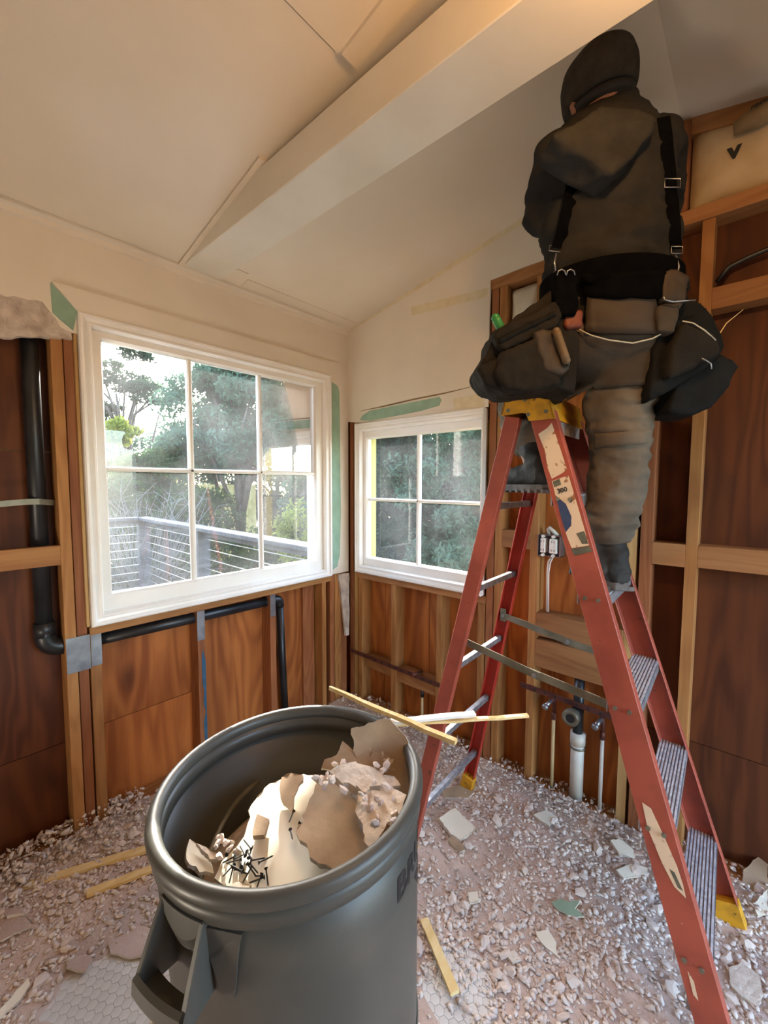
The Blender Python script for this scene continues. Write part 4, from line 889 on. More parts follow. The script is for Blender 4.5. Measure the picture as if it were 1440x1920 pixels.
def hand(g, wr_, fd, pn):
    """palm, four unequal fingers bent at the knuckles, thumb from the side"""
    fd = fd.normalized(); sd_ = fd.cross(pn).normalized(); pn = sd_.cross(fd)
    g.loft([(wr_, sd_*.026, pn*.02), (wr_+fd*.04, sd_*.038, pn*.017), (wr_+fd*.085, sd_*.042, pn*.014), (wr_+fd*.095, sd_*.036, pn*.010)], 14)
    for k, (o, l) in enumerate(((-.031, .070), (-.010, .080), (.011, .075), (.031, .060))):
        b = wr_+fd*.088+sd_*o; m1 = b+fd*l*.42+pn*l*.15; m2 = m1+fd*l*.22+pn*l*.30; e_ = m2-fd*l*.02+pn*l*.28
        g.tube([b-fd*.01, b, m1, m2, e_], [.009, .0092, .0088, .008, .0065], 8)
    t0 = wr_+fd*.03-sd_*.034; g.tube([t0, t0+fd*.03-sd_*.022+pn*.01, t0+fd*.052-sd_*.02+pn*.03], [.012, .0105, .008], 8)
hand(g, wrL, (wrL-elL), -PF); hand(g, wrR, (wrR-elR), -PF)
body = remesh('body', g, .0055, 'skin', pe_, 3)
for s in (-1, 1):
    e_ = G().ball(hp_(s*.031, .082, .005), .011, 12, 8).obj('eye', 'receptacle', pe_, True); G().ball(hp_(s*.031, .0925, .005), .004, 8, 6).obj('iris', 'ink', e_, True)
# ---- clothes
def wr_hood(p):
    t = (p-pel).dot(UP); return fold(p, 7, .009, (1, 1, 2.6), 3)+fold(p, 18, .004, (1, 1, 2.2), 5)+.009*math.sin(46*(p.z-.30*(p-pel).dot(PR)))*max(0, 1-abs(p.z-wai.z-.09)/.17)
g = torso(G(), .022, .008); g.loft([(pel+UP*.04, PR*.185, PF*.145), (wai-UP*.02, PR*.192, PF*.150), (wai+UP*.05, PR*.196, PF*.150), (wai.lerp(che, .6), PR*.190, PF*.148), (che+UP*.02, PR*.180, PF*.14)], 28)
limb(g, [shL, elL, wrL+(elL-wrL)*.05], [.072, .062, .044]); limb(g, [shR, elR, wrR+(elR-wrR)*.05], [.072, .062, .044])
limb(g, [uch-PR*.09, shL], [.085, .074]); limb(g, [uch+PR*.09, shR], [.085, .074])
hood_ie = remesh('hoodie', g, .007, 'hoodie', pe_, 8, wr_hood)
def D(px, py, d): return dep(px, py, d)
g = G(); n = 20
for k in range(n):                                                   # collar roll
    a, b = 2*math.pi*k/n, 2*math.pi*(k+1)/n
    c = lambda t: nek+UP*(-.032-.012*math.cos(t)+.010*math.sin(t))+PR*.086*math.sin(t)-PF*(.080*math.cos(t)+.004)
    g.tube([c(a), c(b)], .023, 10); g.ball(c(a), .023, 10, 8)
bagt = [(1066, 238), (1105, 214), (1150, 200), (1196, 200), (1228, 224), (1214, 256), (1185, 292), (1147, 322), (1110, 300), (1070, 276), (1036, 252)]
g.prism([D(*p, 1.105) for p in bagt], CF*.09)
remesh('hood', g, .006, 'hood', pe_, 5, lambda p: fold(p, 10, .010, (1, 1, 1), 9)+fold(p, 28, .002, (1, 1, 1), 2))
g = G()
rg = [(hp_(0, -.002, -.022), hr_*.092, hf_*.106), (hp_(0, -.002, .0), hr_*.096, hf_*.112), (hp_(0, -.004, .04), hr_*.097, hf_*.114), (hp_(0, -.006, .072), hr_*.088, hf_*.102), (hp_(0, -.008, .092), hr_*.066, hf_*.076), (hp_(0, -.010, .101), hr_*.034, hf_*.04)]
g.loft(rg, 28); remesh('beanie', g, .006, 'beanie', pe_, 6, lambda p: fold(p, 14, .002, (1, 1, 1), 4))
G().loft([(hp_(0, -.003, -.030), hr_*.089, hf_*.100), (hp_(0, -.003, -.045), hr_*.080, hf_*.092)], 24).obj('hair', 'hair', pe_, True)
# trousers
def wr_tr(p):
    b = max(0, 1-abs(p.z-1.405)/.06); return fold(p, 10, .008, (1, 1, 2.4), 1)+fold(p, 26, .0035, (1, 1, 2.2), 6)+b*.007*math.sin(150*p.z+9*p.x+6*p.y)+.003*math.sin(95*p.z+20*p.x)*max(0, 1-abs(p.z-1.78)/.07)
g = G(); R = lambda c, w, d: (c, PR*w, PF*d)
g.loft([R(pel-UP*.12, .12, .09), R(pel-UP*.06, .172, .13), R(pel+UP*.0, .182, .138), R(pel+UP*.07, .178, .138), R(wai-UP*.01, .170, .13)], 28)
calR = kneR.lerp(ankR, .42)
limb(g, [hipR-UP*.03, D(1160, 760, 1.335), kneR, calR, V(.495, 1.702, 1.372)], [.112, .098, .080, .078, .070])
limb(g, [hipL-UP*.03, hipL.lerp(kneL, .5), kneL, kneL.lerp(ankL, .5), ankL+UP*.06+(kneL-ankL)*.12], [.112, .10, .084, .078, .068])
tro = remesh('trousers', g, .007, 'trousers', pe_, 7, wr_tr)
# boots: upper, sole
def boot(ank, sole_z, fd, top, seed):
    fd = fd.normalized(); s = fd.cross(UP); b = V(ank.x, ank.y, sole_z); g = G()
    g.loft([(b+fd*o+UP*(.012+h_), s*w, UP*h_) for o, w, h_ in ((-.085, .02, .02), (-.075, .036, .035), (-.03, .042, .045), (.04, .046, .042), (.11, .050, .034), (.16, .044, .028), (.195, .024, .02))], 18)
    g.loft([(b+UP*.05-fd*.02, s*.046, fd*.062), (b+UP*.11-fd*.015, s*.047, fd*.058), (ank+UP*.03, s*.05, fd*.058), (top, s*.056, fd*.062)], 18)
    o = remesh('boot', g, .006, 'boot', pe_, 5, lambda p: fold(p, 22, .004, (1, 1, 1.5), seed))
    ol = [(-.088, -.018), (-.088, .018), (-.06, .038), (0, .042), (.06, .046), (.13, .050), (.18, .040), (.205, .015), (.205, -.015), (.18, -.040), (.13, -.050), (.06, -.044), (0, -.040), (-.06, -.036)]
    so = G().prism([b+fd*a+s*c for a, c in ol], UP*.022).obj('sole', 'sole', o)
    for k in range(9):
        a = -.07+.03*k; G().bar(b+fd*a-s*.045, b+fd*a+s*.045, fd*.006, UP*.006).obj('tread_lug', 'sole', o)
    return o
boot(ankR, 1.184, PF, V(.493, 1.702, 1.40), 1); boot(ankL+PF*(-.01), 1.475, (PF*.6+V(0, -1, 0)*.6), ankL+UP*.06+(kneL-ankL)*.05, 7)
# ---- draped pieces found by casting onto the clothes
def bvh_of(*obs):
    v, f = [], []
    for o in obs:
        n = len(v); v += [q.co.copy() for q in o.data.vertices]; f += [tuple(i+n for i in p.vertices) for p in o.data.polygons]
    return BVHTree.FromPolygons(v, f)
BV = bvh_of(hood_ie, tro)
def cast(px, py, off=.003, fb=1.2):
    d = ray(px, py); h = BV.ray_cast(CAM, d.normalized())
    if h[0] is None: return dep(px, py, fb), -CF
    nrm_ = h[1] if h[1].dot(d) < 0 else -h[1]; return h[0]+nrm_*off, nrm_
def ribbon(name, path, w, m, parent, off=.006, t=.002):
    pts = []
    for i in range(len(path)-1):
        for k in range(6): a = k/6; pts.append((path[i][0]*(1-a)+path[i+1][0]*a, path[i][1]*(1-a)+path[i+1][1]*a))
    pts.append(path[-1]); C_ = [cast(*p, off) for p in pts]
    # even out the cast depths along the strap
    P_ = [c[0] for c in C_]; P_ = [P_[0]]+[(P_[i-1]+P_[i]*2+P_[i+1])/4 for i in range(1, len(P_)-1)]+[P_[-1]]
    g = G()
    for i, p in enumerate(P_):
        tg = (P_[min(i+1, len(P_)-1)]-P_[max(i-1, 0)]).normalized(); nn = -CF; s = tg.cross(nn).normalized()*w/2; up_ = s.cross(tg).normalized(); up_ = up_ if up_.dot(CF) < 0 else -up_
        g.v += [p-s, p+s, p+s+up_*t, p-s+up_*t]
    for i in range(len(P_)-1):
        for k in range(4): g.f.append((i*4+k, i*4+(k+1) % 4, i*4+4+(k+1) % 4, i*4+4+k))
    g.f += [(0, 1, 2, 3), tuple(len(g.v)-4+k for k in range(4))]
    return g.obj(name, m, parent, False), P_
def buckle(px, py, w, h, parent, ang_=0., off=.010, r=.0016):
    c, nn = cast(px, py, off); rt = (CR*math.cos(ang_)+CU*math.sin(ang_)); up_ = (-CR*math.sin(ang_)+CU*math.cos(ang_))
    q = [c-rt*w-up_*h, c+rt*w-up_*h, c+rt*w+up_*h, c-rt*w+up_*h]; G().tube(q+[q[0], q[1]], r, 6).obj('buckle', 'steel', parent, True)
tb = G()
n = 40; belt_c = wai-UP*.045
def ell(t, rx, ry, z): return belt_c+PR*rx*math.cos(t)+PF*ry*math.sin(t)+UP*z
for k in range(n):
    t = 2*math.pi*k/n; tb.v += [ell(t, .205, .163, -.032), ell(t, .213, .171, -.032), ell(t, .213, .171, .032), ell(t, .205, .163, .032)]
for k in range(n):
    for i in range(4): tb.f.append((k*4+i, k*4+(i+1) % 4, ((k+1) % n)*4+(i+1) % 4, ((k+1) % n)*4+i))
belt = tb.obj('tool_belt', 'strap', pe_, False)
s1, _ = ribbon('suspender', [(1090, 285), (1080, 330), (1066, 400), (1049, 466)], .042, 'strap', pe_)
s2, _ = ribbon('suspender', [(1240, 224), (1247, 280), (1253, 350), (1259, 410), (1263, 470)], .036, 'strap', pe_)
buckle(1086, 312, .026, .008, s1, -.05); buckle(1049, 470, .024, .008, s1, -.12); buckle(1254, 346, .022, .012, s2); buckle(1263, 474, .016, .010, s2)
def link(path, parent, r=.0016, off=.008): G().tube([cast(*p, off)[0] for p in path], r, 6).obj('clip', 'steel', parent, True)
link([(1047, 478), (1043, 492), (1046, 505), (1041, 515)], s1, .0025); link([(1262, 482), (1268, 500), (1264, 520), (1272, 530)], s2, .0025)
BV = bvh_of(hood_ie, tro, belt)
def patch(name, q, nu, nv, off, th, m, parent):
    """cloth or leather panel following the body: q = four corner pixels"""
    g = G(); pts = []
    for j in range(nv+1):
        for i in range(nu+1):
            a, b = i/nu, j/nv; x = (q[0][0]*(1-a)+q[1][0]*a)*(1-b)+(q[3][0]*(1-a)+q[2][0]*a)*b; y = (q[0][1]*(1-a)+q[1][1]*a)*(1-b)+(q[3][1]*(1-a)+q[2][1]*a)*b
            pts.append(cast(x, y, off)[0])
    for _ in range(4):
        k = nu+1; np_ = list(pts)
        for j in range(nv+1):
            for i in range(nu+1):
                nb = [pts[jj*k+ii] for jj, ii in ((j-1, i), (j+1, i), (j, i-1), (j, i+1)) if 0 <= jj <= nv and 0 <= ii <= nu]; av = sum(nb, Vector())/len(nb)
                dd = ray(0, 0)*0+CF; np_[j*k+i] = pts[j*k+i]+CF*((av-pts[j*k+i]).dot(CF)*.5)
        pts = np_
    k = nu+1; n = len(pts); g.v = [p for p in pts]+[p-CF*th for p in pts]
    for j in range(nv):
        for i in range(nu): f_ = (j*k+i, j*k+i+1, (j+1)*k+i+1, (j+1)*k+i); g.f += [f_[::-1], tuple(n+t for t in f_)]
    bd = list(range(k))+[j*k+nu for j in range(1, nv+1)]+[nv*k+i for i in range(nu-1, -1, -1)]+[j*k for j in range(nv-1, 0, -1)]
    for a, b in zip(bd, bd[1:]+bd[:1]): g.f.append((a, b, n+b, n+a))
    return g.obj(name, m, parent, True)
patch('belt_pad', [(1092, 520), (1236, 512), (1236, 560), (1092, 562)], 10, 4, .012, .012, 'strap', belt)
patch('back_pad', [(1098, 556), (1222, 556), (1228, 628), (1095, 626)], 10, 6, .008, .010, 'leather', belt)
sp_ = patch('seat_panel', [(1080, 624), (1240, 620), (1222, 722), (1068, 735)], 12, 10, .006, .006, 'seat_patch', tro)
G().tube([cast(x, y, .020)[0]-CF*.002 for x, y in ((1080, 620), (1105, 630), (1140, 637), (1180, 640), (1215, 633), (1240, 620))], .0022, 6).obj('piping', 'piping', tro, True)
patch('knee_strap', [(1112, 812), (1212, 806), (1212, 832), (1112, 842)], 10, 3, .004, .005, 'trousers', tro)
# ---- pouches: bags with their own thickness hanging from the belt
def bag(name, outline, d, th, m, parent, vox=.006, it=5, amp=.005, seed=0):
    g = G(); c = (sum(p[0] for p in outline)/len(outline), sum(p[1] for p in outline)/len(outline))
    g.prism([dep(*p, d) for p in outline], CF*th)
    return remesh(name, g, vox, m, parent, it, lambda p: fold(p, 16, amp, (1, 1, 1), seed)+fold(p, 40, amp*.35, (1, 1, 1), seed+4))
B1 = bag('pouch', [(1050, 535), (1000, 572), (955, 604), (926, 620), (922, 650), (897, 690), (912, 714), (945, 732), (990, 728), (1040, 722), (1078, 738), (1084, 640), (1072, 556)], 1.20, .13, 'pouch', belt, seed=1)
bag('pocket', [(942, 662), (1012, 634), (1040, 680), (1052, 718), (1006, 730), (952, 728), (928, 702)], 1.165, .06, 'pouch', B1, amp=.006, seed=2)
bag('pocket', [(896, 688), (935, 672), (950, 700), (968, 730), (944, 732), (912, 718)], 1.18, .07, 'pouch', B1, seed=3)
bag('pocket_band', [(928, 622), (1042, 566), (1054, 592), (1040, 612), (944, 656), (930, 648)], 1.175, .05, 'pouch', B1, seed=4)
bag('pocket_band', [(936, 634), (1040, 584), (1042, 590), (938, 642)], 1.168, .02, 'pouch_black', B1, .004, 3, seed=4)
bag('tool_sleeve', [(1003, 622), (1046, 616), (1066, 690), (1050, 702), (1020, 692)], 1.16, .04, 'leather', B1, seed=5)
bag('hammer_loop', [(1040, 508), (1078, 504), (1084, 560), (1080, 590), (1044, 588)], 1.175, .03, 'strap', belt, .005, 4, seed=6)
bag('divider', [(1060, 582), (1090, 584), (1090, 612), (1062, 614)], 1.19, .02, 'red_orange', B1, .005, 3, seed=6)
for x in (1053, 1070): G().tube([dep(x-8, 516, 1.165), dep(x-6, 508, 1.163), dep(x, 505, 1.162), dep(x+6, 508, 1.163), dep(x+8, 516, 1.165)], .0018, 6).obj('ring', 'steel', belt, True)
B2 = bag('pouch', [(1258, 500), (1294, 520), (1290, 556), (1322, 578), (1352, 622), (1356, 648), (1346, 668), (1318, 694), (1272, 720), (1217, 750), (1222, 700), (1232, 640), (1228, 580)], 1.20, .14, 'pouch_black', belt, seed=7)
bag('pocket', [(1352, 664), (1387, 686), (1366, 722), (1332, 764), (1300, 776), (1254, 772), (1268, 724), (1320, 690)], 1.205, .10, 'pouch_black', B2, seed=8)
bag('pocket', [(1282, 604), (1318, 612), (1346, 640), (1346, 664), (1300, 688), (1256, 706), (1262, 650)], 1.165, .05, 'pouch', B2, seed=9)
bag('tool_holder', [(1246, 510), (1262, 504), (1292, 520), (1282, 566), (1242, 562)], 1.165, .05, 'leather', B2, seed=10)
bag('holster_flap', [(1236, 572), (1280, 566), (1262, 622), (1236, 620)], 1.17, .03, 'seat_patch', B2, seed=11)
G().tube([dep(*p, 1.155) for p in ((1244, 556), (1246, 562), (1262, 566), (1284, 564), (1304, 563))], .0022, 6).obj('hammer_ring', 'steel', B2, True)
G().tube([dep(*p, 1.16) for p in ((1280, 602), (1300, 606), (1322, 620), (1342, 638))], .002, 6).obj('piping', 'piping', B2, True)
G().tube([dep(*p, 1.15) for p in ((1316, 672), (1324, 676), (1333, 682), (1334, 692))], .0022, 6).obj('hook', 'steel', B2, True)
# tools carried in the pouches
sg_ = thing('screwdriver', 'green handled screwdriver standing in the left pouch', 'screwdriver', dep(945, 640, 1.22))
limb(G(), [dep(929, 596, 1.225), dep(948, 634, 1.235)], [.0125, .0135]).obj('handle', 'tool_green', sg_, True); G().tube([dep(948, 634, 1.235), dep(958, 660, 1.24)], .004, 8).obj('shaft', 'steel', sg_, True)
kn = thing('hand_tool', 'tan handled tool hanging in front of the left pouch', 'tool', dep(1050, 650, 1.15))
limb(G(), [dep(1043, 622, 1.148), dep(1062, 676, 1.148)], [.0115, .011]).obj('handle', 'leather_tan', kn, True); limb(G(), [dep(1062, 676, 1.148), dep(1065, 684, 1.148)], [.008, .005]).obj('tip', 'ink', kn, True)
pk = thing('wood_splinter', 'thin pale splinter sticking out of the right pouch', 'splinter', dep(1335, 620, 1.25))
G().tube([dep(1340, 640, 1.22), dep(1362, 606, 1.25), dep(1394, 580, 1.27)], [.002, .0016, .0008], 5).obj('shard', 'lath', pk)

# ================================================================== PIPES, PLATES, WIRING, INSULATION
PY = -.066
dr = thing('drain_pipe', 'black vertical drain pipe with elbow in the left wall bay', 'pipe', (1.62, PY, .82))
G().tube([(1.617, PY, 2.44), (1.617, PY, .90)], .029, 20).obj('pipe', 'abs', dr, True)
el = [V(1.617, PY, .905)]+[V(1.617-.055+.055*math.cos(a), PY, .885-.055*math.sin(a)) for a in np.linspace(0, math.pi/2, 8)]
G().tube(el+[V(1.545, PY, .83)], .036, 20).obj('elbow', 'abs', dr, True)
G().tube([V(1.617, PY, .94), V(1.617, PY, .885)], .036, 20).obj('hub', 'abs', dr, True)
hs = thing('drain_pipe', 'black horizontal drain pipe running through the studs under the large window', 'pipe', (1.0, PY, .80))
G().tube([(1.54, PY+.012, .825), (.62, PY+.012, .812)], .026, 20).obj('pipe', 'abs', hs, True)
el = [V(.62, PY+.012, .812), V(.545, PY+.012, .811), V(.528, PY+.012, .805), V(.518, PY+.01, .790), V(.515, PY+.01, .765)]
G().tube(el, .028, 18).obj('elbow', 'abs', hs, True)
G().tube([(.515, PY+.01, .775), (.485, PY+.01, .04)], .022, 18).obj('riser', 'abs', hs, True)
st = thing('pipe_strap', 'thin steel strap holding the vertical drain pipe', 'strap', (1.62, PY+.03, 1.42))
q = [V(1.97, -.02, 1.40), V(1.66, -.034, 1.425), V(1.617, -.034, 1.425), V(1.58, -.05, 1.42), V(1.563, -.06, 1.418)]
g = G()
for i in range(len(q)-1): g.bar(q[i], q[i+1], V(0, 0, .011), V(0, .0008, 0))
g.obj('band', 'steel_dirty', st)
def plate(x0, x1, z0, z1, lab):
    o = G().box((x0, SD+.0003, z0), (x1, SD+.0022, z1)).obj('nail_plate', 'steel'); tag(o, lab, 'metal plate', 'steel nail plates on the studs'); return o
plate(1.479, 1.560, .722, .868, 'wide steel nail plate on the double stud left of the window sill'); plate(1.438, 1.476, .728, .862, 'narrow steel nail plate beside the wide one')
plate(.992, 1.030, .71, .858, 'steel nail plate on the middle stud under the large window'); plate(.574, .608, .73, .858, 'steel nail plate on the stud beside the black riser')

# copper perforated bars with stub valves, drain and supplies on the right wall
def perfbar(name, label, y0, y1, z0, z1, n):
    t = thing(name, label, 'metal bar', (SD, y0, z0)); a = V(SD+.003, y0, z0); b = V(SD+.003, y1, z1)
    G().bar(a, b, V(0, 0, .013), V(.002, 0, 0)).obj('bar', 'copper', t)
    for k in range(n):
        c = a.lerp(b, (k+.5)/n); G().tube([c+V(.0015, 0, 0), c+V(.0028, 0, 0)], .006, 10).obj('hole', 'ink', t)
    return t
perfbar('perforated_bar', 'rusty perforated bar across the studs under the smaller window', .002, .76, .355, .345, 14)
perfbar('perforated_bar', 'rusty perforated pipe bracket carrying the two valves', 1.215, 1.70, .510, .495, 10)
def stubpipe(y, z0, zv, m, label):
    t = thing('supply_pipe', label, 'pipe', (-.03, y, 0))
    G().tube([(-.035, y, z0), (-.035, y, zv-.10)], .008, 12).obj('pipe', m, t, True)
    G().tube([(-.035, y, zv-.11), (-.035, y, zv-.075)], .011, 12).obj('fitting', 'copper', t, True)
    G().tube([(-.035, y, zv-.08), (-.035, y, zv)], .008, 12).obj('riser', 'copper', t, True)
    G().tube([(-.035, y, zv-.005), (.015, y, zv-.002)], .008, 12).obj('stub', 'copper', t, True)
    v = G().tube([(.01, y, zv-.002), (.05, y-.008, zv-.014)], .0095, 14).obj('valve', 'steel', t, True)
    G().tube([(.05, y-.008, zv-.014), (.062, y-.010, zv-.019)], .014, 14).obj('valve_cap', 'steel', v, True)
    return t
stubpipe(1.372, .0, .49, 'pex', 'tan plastic supply pipe with chrome stub valve left of the drain'); stubpipe(1.585, .0, .48, 'pvc', 'white plastic supply pipe with chrome stub valve right of the drain')
su = thing('supply_pipe', 'short tan supply pipe under the perforated bar below the smaller window', 'pipe', (-.03, .62, 0))
G().tube([(-.035, .60, 0), (-.035, .60, .235)], .008, 12).obj('pipe', 'pex', su, True); G().tube([(-.035, .60, .22), (-.035, .60, .262)], .011, 12).obj('fitting', 'abs', su, True)
G().tube([(-.06, .575, .36), (.03, .575, .37)], .009, 10).obj('stub', 'copper', su, True)
dt = thing('sink_drain', 'black drain tee over a white plastic pipe on the right wall', 'pipe', (-.05, 1.48, 0))
G().tube([(-.045, 1.48, .62), (-.045, 1.478, .33)], .022, 18).obj('upper_pipe', 'abs', dt, True)
G().tube([(-.045, 1.478, .46), (.015, 1.470, .455)], .027, 18).obj('tee', 'abs', dt, True)
g = G().lathe([(.020, .0), (.035, .0), (.037, .006), (.037, .030), (.033, .036), (.020, .036), (.019, .01)], (.012, 1.470, .455), 20, 'x', True); g.obj('slip_nut', 'steel_dirty', dt, True)
G().tube([(.046, 1.470, .455), (.0475, 1.470, .455)], .019, 18).obj('opening', 'ink', dt)
G().tube([(-.045, 1.480, .345), (-.045, 1.480, .0)], .029, 20).obj('lower_pipe', 'pvc', dt, True)
G().tube([(-.045, 1.480, .355), (-.045, 1.480, .30)], .033, 20).obj('coupling', 'pvc', dt, True)
G().tube([(-.045, 1.480, .290), (-.045, 1.480, .282)], .034, 20).obj('clamp', 'steel_dirty', dt, True)

# electrical box
eb = thing('outlet_box', 'open electrical box with two receptacles beside the stud', 'outlet', (-.03, 1.33, 1.16))
y0, y1, z0, z1 = 1.284, 1.386, 1.162, 1.262; xb, xf = -.075, -.004; t_ = .003; g = G()
g.box((xb, y0, z0), (xb+t_, y1, z1)); g.box((xb, y0, z0), (xf, y0+t_, z1)); g.box((xb, y1-t_, z0), (xf, y1, z1)); g.box((xb, y0, z0), (xf, y1, z0+t_)); g.box((xb, y0, z1-t_), (xf, y1, z1))
g.obj('box', 'steel', eb)
for i, yc in enumerate((1.309, 1.356)):
    hw = .011 if i == 0 else .017
    rc = bevel(box('receptacle', (-.045, yc-hw, z0+.016), (.002, yc+hw, z1-.016), 'receptacle', eb), .003)
    for zz in (1.232, 1.192):
        for dy in (-.006, .006): box('slot', (.0015, yc+dy-.001, zz-.004), (.0028, yc+dy+.001, zz+.005), 'ink', rc)
    for zz in (z0+.006, z1-.006): G().tube([(-.012, yc, zz), (.004, yc, zz)], .007, 10).obj('yoke_ear', 'receptacle', rc)
G().tube([(-.04, 1.325, 1.262), (-.03, 1.322, 1.285), (-.02, 1.33, 1.295), (-.03, 1.345, 1.28), (-.04, 1.36, 1.26)], .009, 8).obj('wire_loop', 'cable', eb, True)
for dy in (0, .010): G().tube([(-.05, 1.335+dy, 1.165), (-.04, 1.322+dy, 1.13), (-.04, 1.318+dy*.7, 1.08), (-.045, 1.32+dy*.7, .89)], .0042, 8).obj('cable', 'cable', eb, True)
wc = thing('wall_cable', 'white cable stapled across the bay left of the tall stud', 'cable', (-.09, 1.2, .80))
G().tube([(-.09, 1.10, .815), (-.088, 1.243, .800)], .004, 8).obj('cable', 'cable', wc, True)
dc = thing('wall_cable', 'dark cable drooping above the upper right blocking', 'cable', (-.09, 2.0, 2.3))
G().tube([(-.05, 1.90, 2.24), (-.06, 1.93, 2.285), (-.06, 1.98, 2.30), (-.05, 2.06, 2.312), (-.05, 2.29, 2.36)], .009, 8).obj('cable', 'abs', dc, True)
# insulation
def batt(name, label, y0, y1, z0, z1, m, seed, x0=-.095, x1=-.015, cat='insulation', roof=False):
    ny, nz = 14, 12; v = []; rdn = seed*3.7
    for j in range(nz+1):
        for i in range(ny+1):
            a, b = i/ny, j/nz; y = y0+(y1-y0)*a; zz1 = min(z1, zc(y)-.03) if roof else z1; z = z0+(zz1-z0)*b
            e = min(a, 1-a, b, 1-b); bul = (1-math.exp(-e*9))*.035+noise.noise(V(y*9, z*9, rdn))*.018+noise.noise(V(y*28, z*28, rdn))*.005
            v.append(V(x1-.04+bul, y, z))
    n = len(v); v += [V(x0, p.y, p.z) for p in v]; f = []
    k = ny+1
    for j in range(nz):
        for i in range(ny): q = (j*k+i, j*k+i+1, (j+1)*k+i+1, (j+1)*k+i); f += [q, tuple(n+t for t in q[::-1])]
    bd = [i for i in range(k)]+[j*k+ny for j in range(1, nz+1)]+[nz*k+i for i in range(ny-1, -1, -1)]+[j*k for j in range(nz-1, 0, -1)]
    for a, b in zip(bd, bd[1:]+bd[:1]): f.append((a, b, n+b, n+a))
    o = obj(name, v, f, m, None, True); return tag(o, label, cat)
bt = batt('insulation_batt', 'tan puffy insulation batt above the top plate at upper right', 1.806, 2.165, 2.512, 2.83, 'insul', 1, roof=True)
batt('insulation_batt', 'tan insulation batt beyond the next rafter stud', 2.212, 2.59, 2.512, 2.83, 'insul', 3, roof=True)
batt('insulation_batt', 'white insulation facing behind the stud left of the tool belt', 1.105, 1.238, 2.12, 2.44, 'insul_white', 2)
ro = thing('insulation_roll', 'rolled kraft paper edge of the insulation with black print', 'insulation', (.0, 2.05, 2.72))
a, b = V(.012, 1.925, 2.715), V(.02, 2.13, 2.745); g = G(); rings = []
for t in np.linspace(0, 1, 9):
    c = a.lerp(b, t); rr = .035*(.55+.45*math.sin(min(1, t*2.2)*math.pi/2)); rings.append((c, V(.8*rr, 0, 0), V(0, -.1*rr, rr*(1+.08*math.sin(9*t)))))
g.loft(rings, 16); g.obj('roll', 'kraft', ro, True)
v, f = text_mesh('FIBERGLASS', .016, .0005)
obj('print', [a.lerp(b, .22+x*5.0)+V(.031, 0, .012+y) for x, y, _ in v], f, 'ink', ro)
v, f = text_mesh('V', .05, .004); mk = obj('print', [V(-.012, 1.915+x, 2.635+y) for x, y, _ in v], f, 'ink', bt)

# ================================================================== FLOOR: TILES, DUST, RUBBLE
HX = .0272; tileg = G().lathe([(0, -.003), (HX*.565, -.003), (HX*.565, -.0006), (HX*.54, 0), (0, 0)], (0, 0, 0), 6)
tileg.v = [V(p.x*.8660254-p.y*.5, p.x*.5+p.y*.8660254, p.z) for p in tileg.v]
tileme = obj('tile_template', tileg.v, tileg.f, 'tile'); TM = tileme.data; bpy.data.objects.remove(tileme)
cent = []
rowh = HX*1.5/math.sqrt(3)
j = 0; y = .0
while y < 2.75:
    x = (HX/2 if j % 2 else 0)
    while x < 2.5: cent.append((x, y)); x += HX
    y += rowh; j += 1
def dust_h(x, y):
    """thickness of the dust layer; below zero the tiles show through"""
    v = noise.noise(V(x*2.1+4, y*2.1+9, 0))*.012+noise.noise(V(x*6, y*6, 3))*.006+noise.noise(V(x*22, y*22, 7))*.0025
    wall = max(0, 1-min(x, y)/.35)
    r = math.hypot(x-1.60, y-.70); s = math.hypot(x-.95, y-1.46); q = math.hypot(x-1.2, y-1.75)
    clear = .026*math.exp(-(r/.13)**2)+.024*math.exp(-(s/.11)**2)+.018*math.exp(-(q/.2)**2)
    return .008+v+wall**2*.03-clear
def visible(x, y, m=20):
    d = V(x, y, 0)-CAM; z = d.dot(CF); 
    if z < .1: return None
    px = W/2+FPX*d.dot(CR)/z; py = H/2-FPX*d.dot(CU)/z
    return (px, py, z) if -m < px < W+m and py < H+m else None
sel = []
for c in cent:
    p = visible(*c)
    if p and dust_h(*c) < .001 and math.hypot(c[0]-BC.x, c[1]-BC.y) > .27: sel.append((p[2], c))
sel.sort(); near = {c for _, c in sel[:300]}
hv = np.array([tuple(v.co) for v in TM.vertices]); hf = [tuple(p.vertices) for p in TM.polygons]
rest = [c for c in cent if c not in near]
tv = np.concatenate([hv+np.array([a, b, 0]) for a, b in rest])
q4 = np.array([t for t in hf if len(t) == 4]); q3 = np.array([t for t in hf if len(t) == 3])
for nm, q in (('tile_field', q4), ('tile_field', q3)):
    if len(q):
        ff_ = (q[None]+np.arange(len(rest))[:, None, None]*len(hv)).reshape(-1, q.shape[1]); npobj(nm, tv, ff_, 'tile', fl)['kind'] = 'stuff'
for a, b in near:
    o = bpy.data.objects.new('tile', TM); col.objects.link(o); o.location = (a, b, 0); o.parent = fl
# dust blanket
nx, ny = 360, 310; xs = np.linspace(-.01, 4.19, nx); ys = np.linspace(-.01, 3.53, ny); v = []
for yy in ys:
    for xx in xs: v.append((xx, yy, max(-.02, dust_h(xx, yy))))
i = np.arange((ny-1)*nx).reshape(ny-1, nx)[:, :-1].ravel(); f = np.stack([i, i+1, i+nx+1, i+nx], 1)
du = npobj('plaster_dust', np.array(v), f, 'dust', None, True); tag(du, 'pale pinkish plaster dust covering the tiled floor', 'dust', kind='stuff')
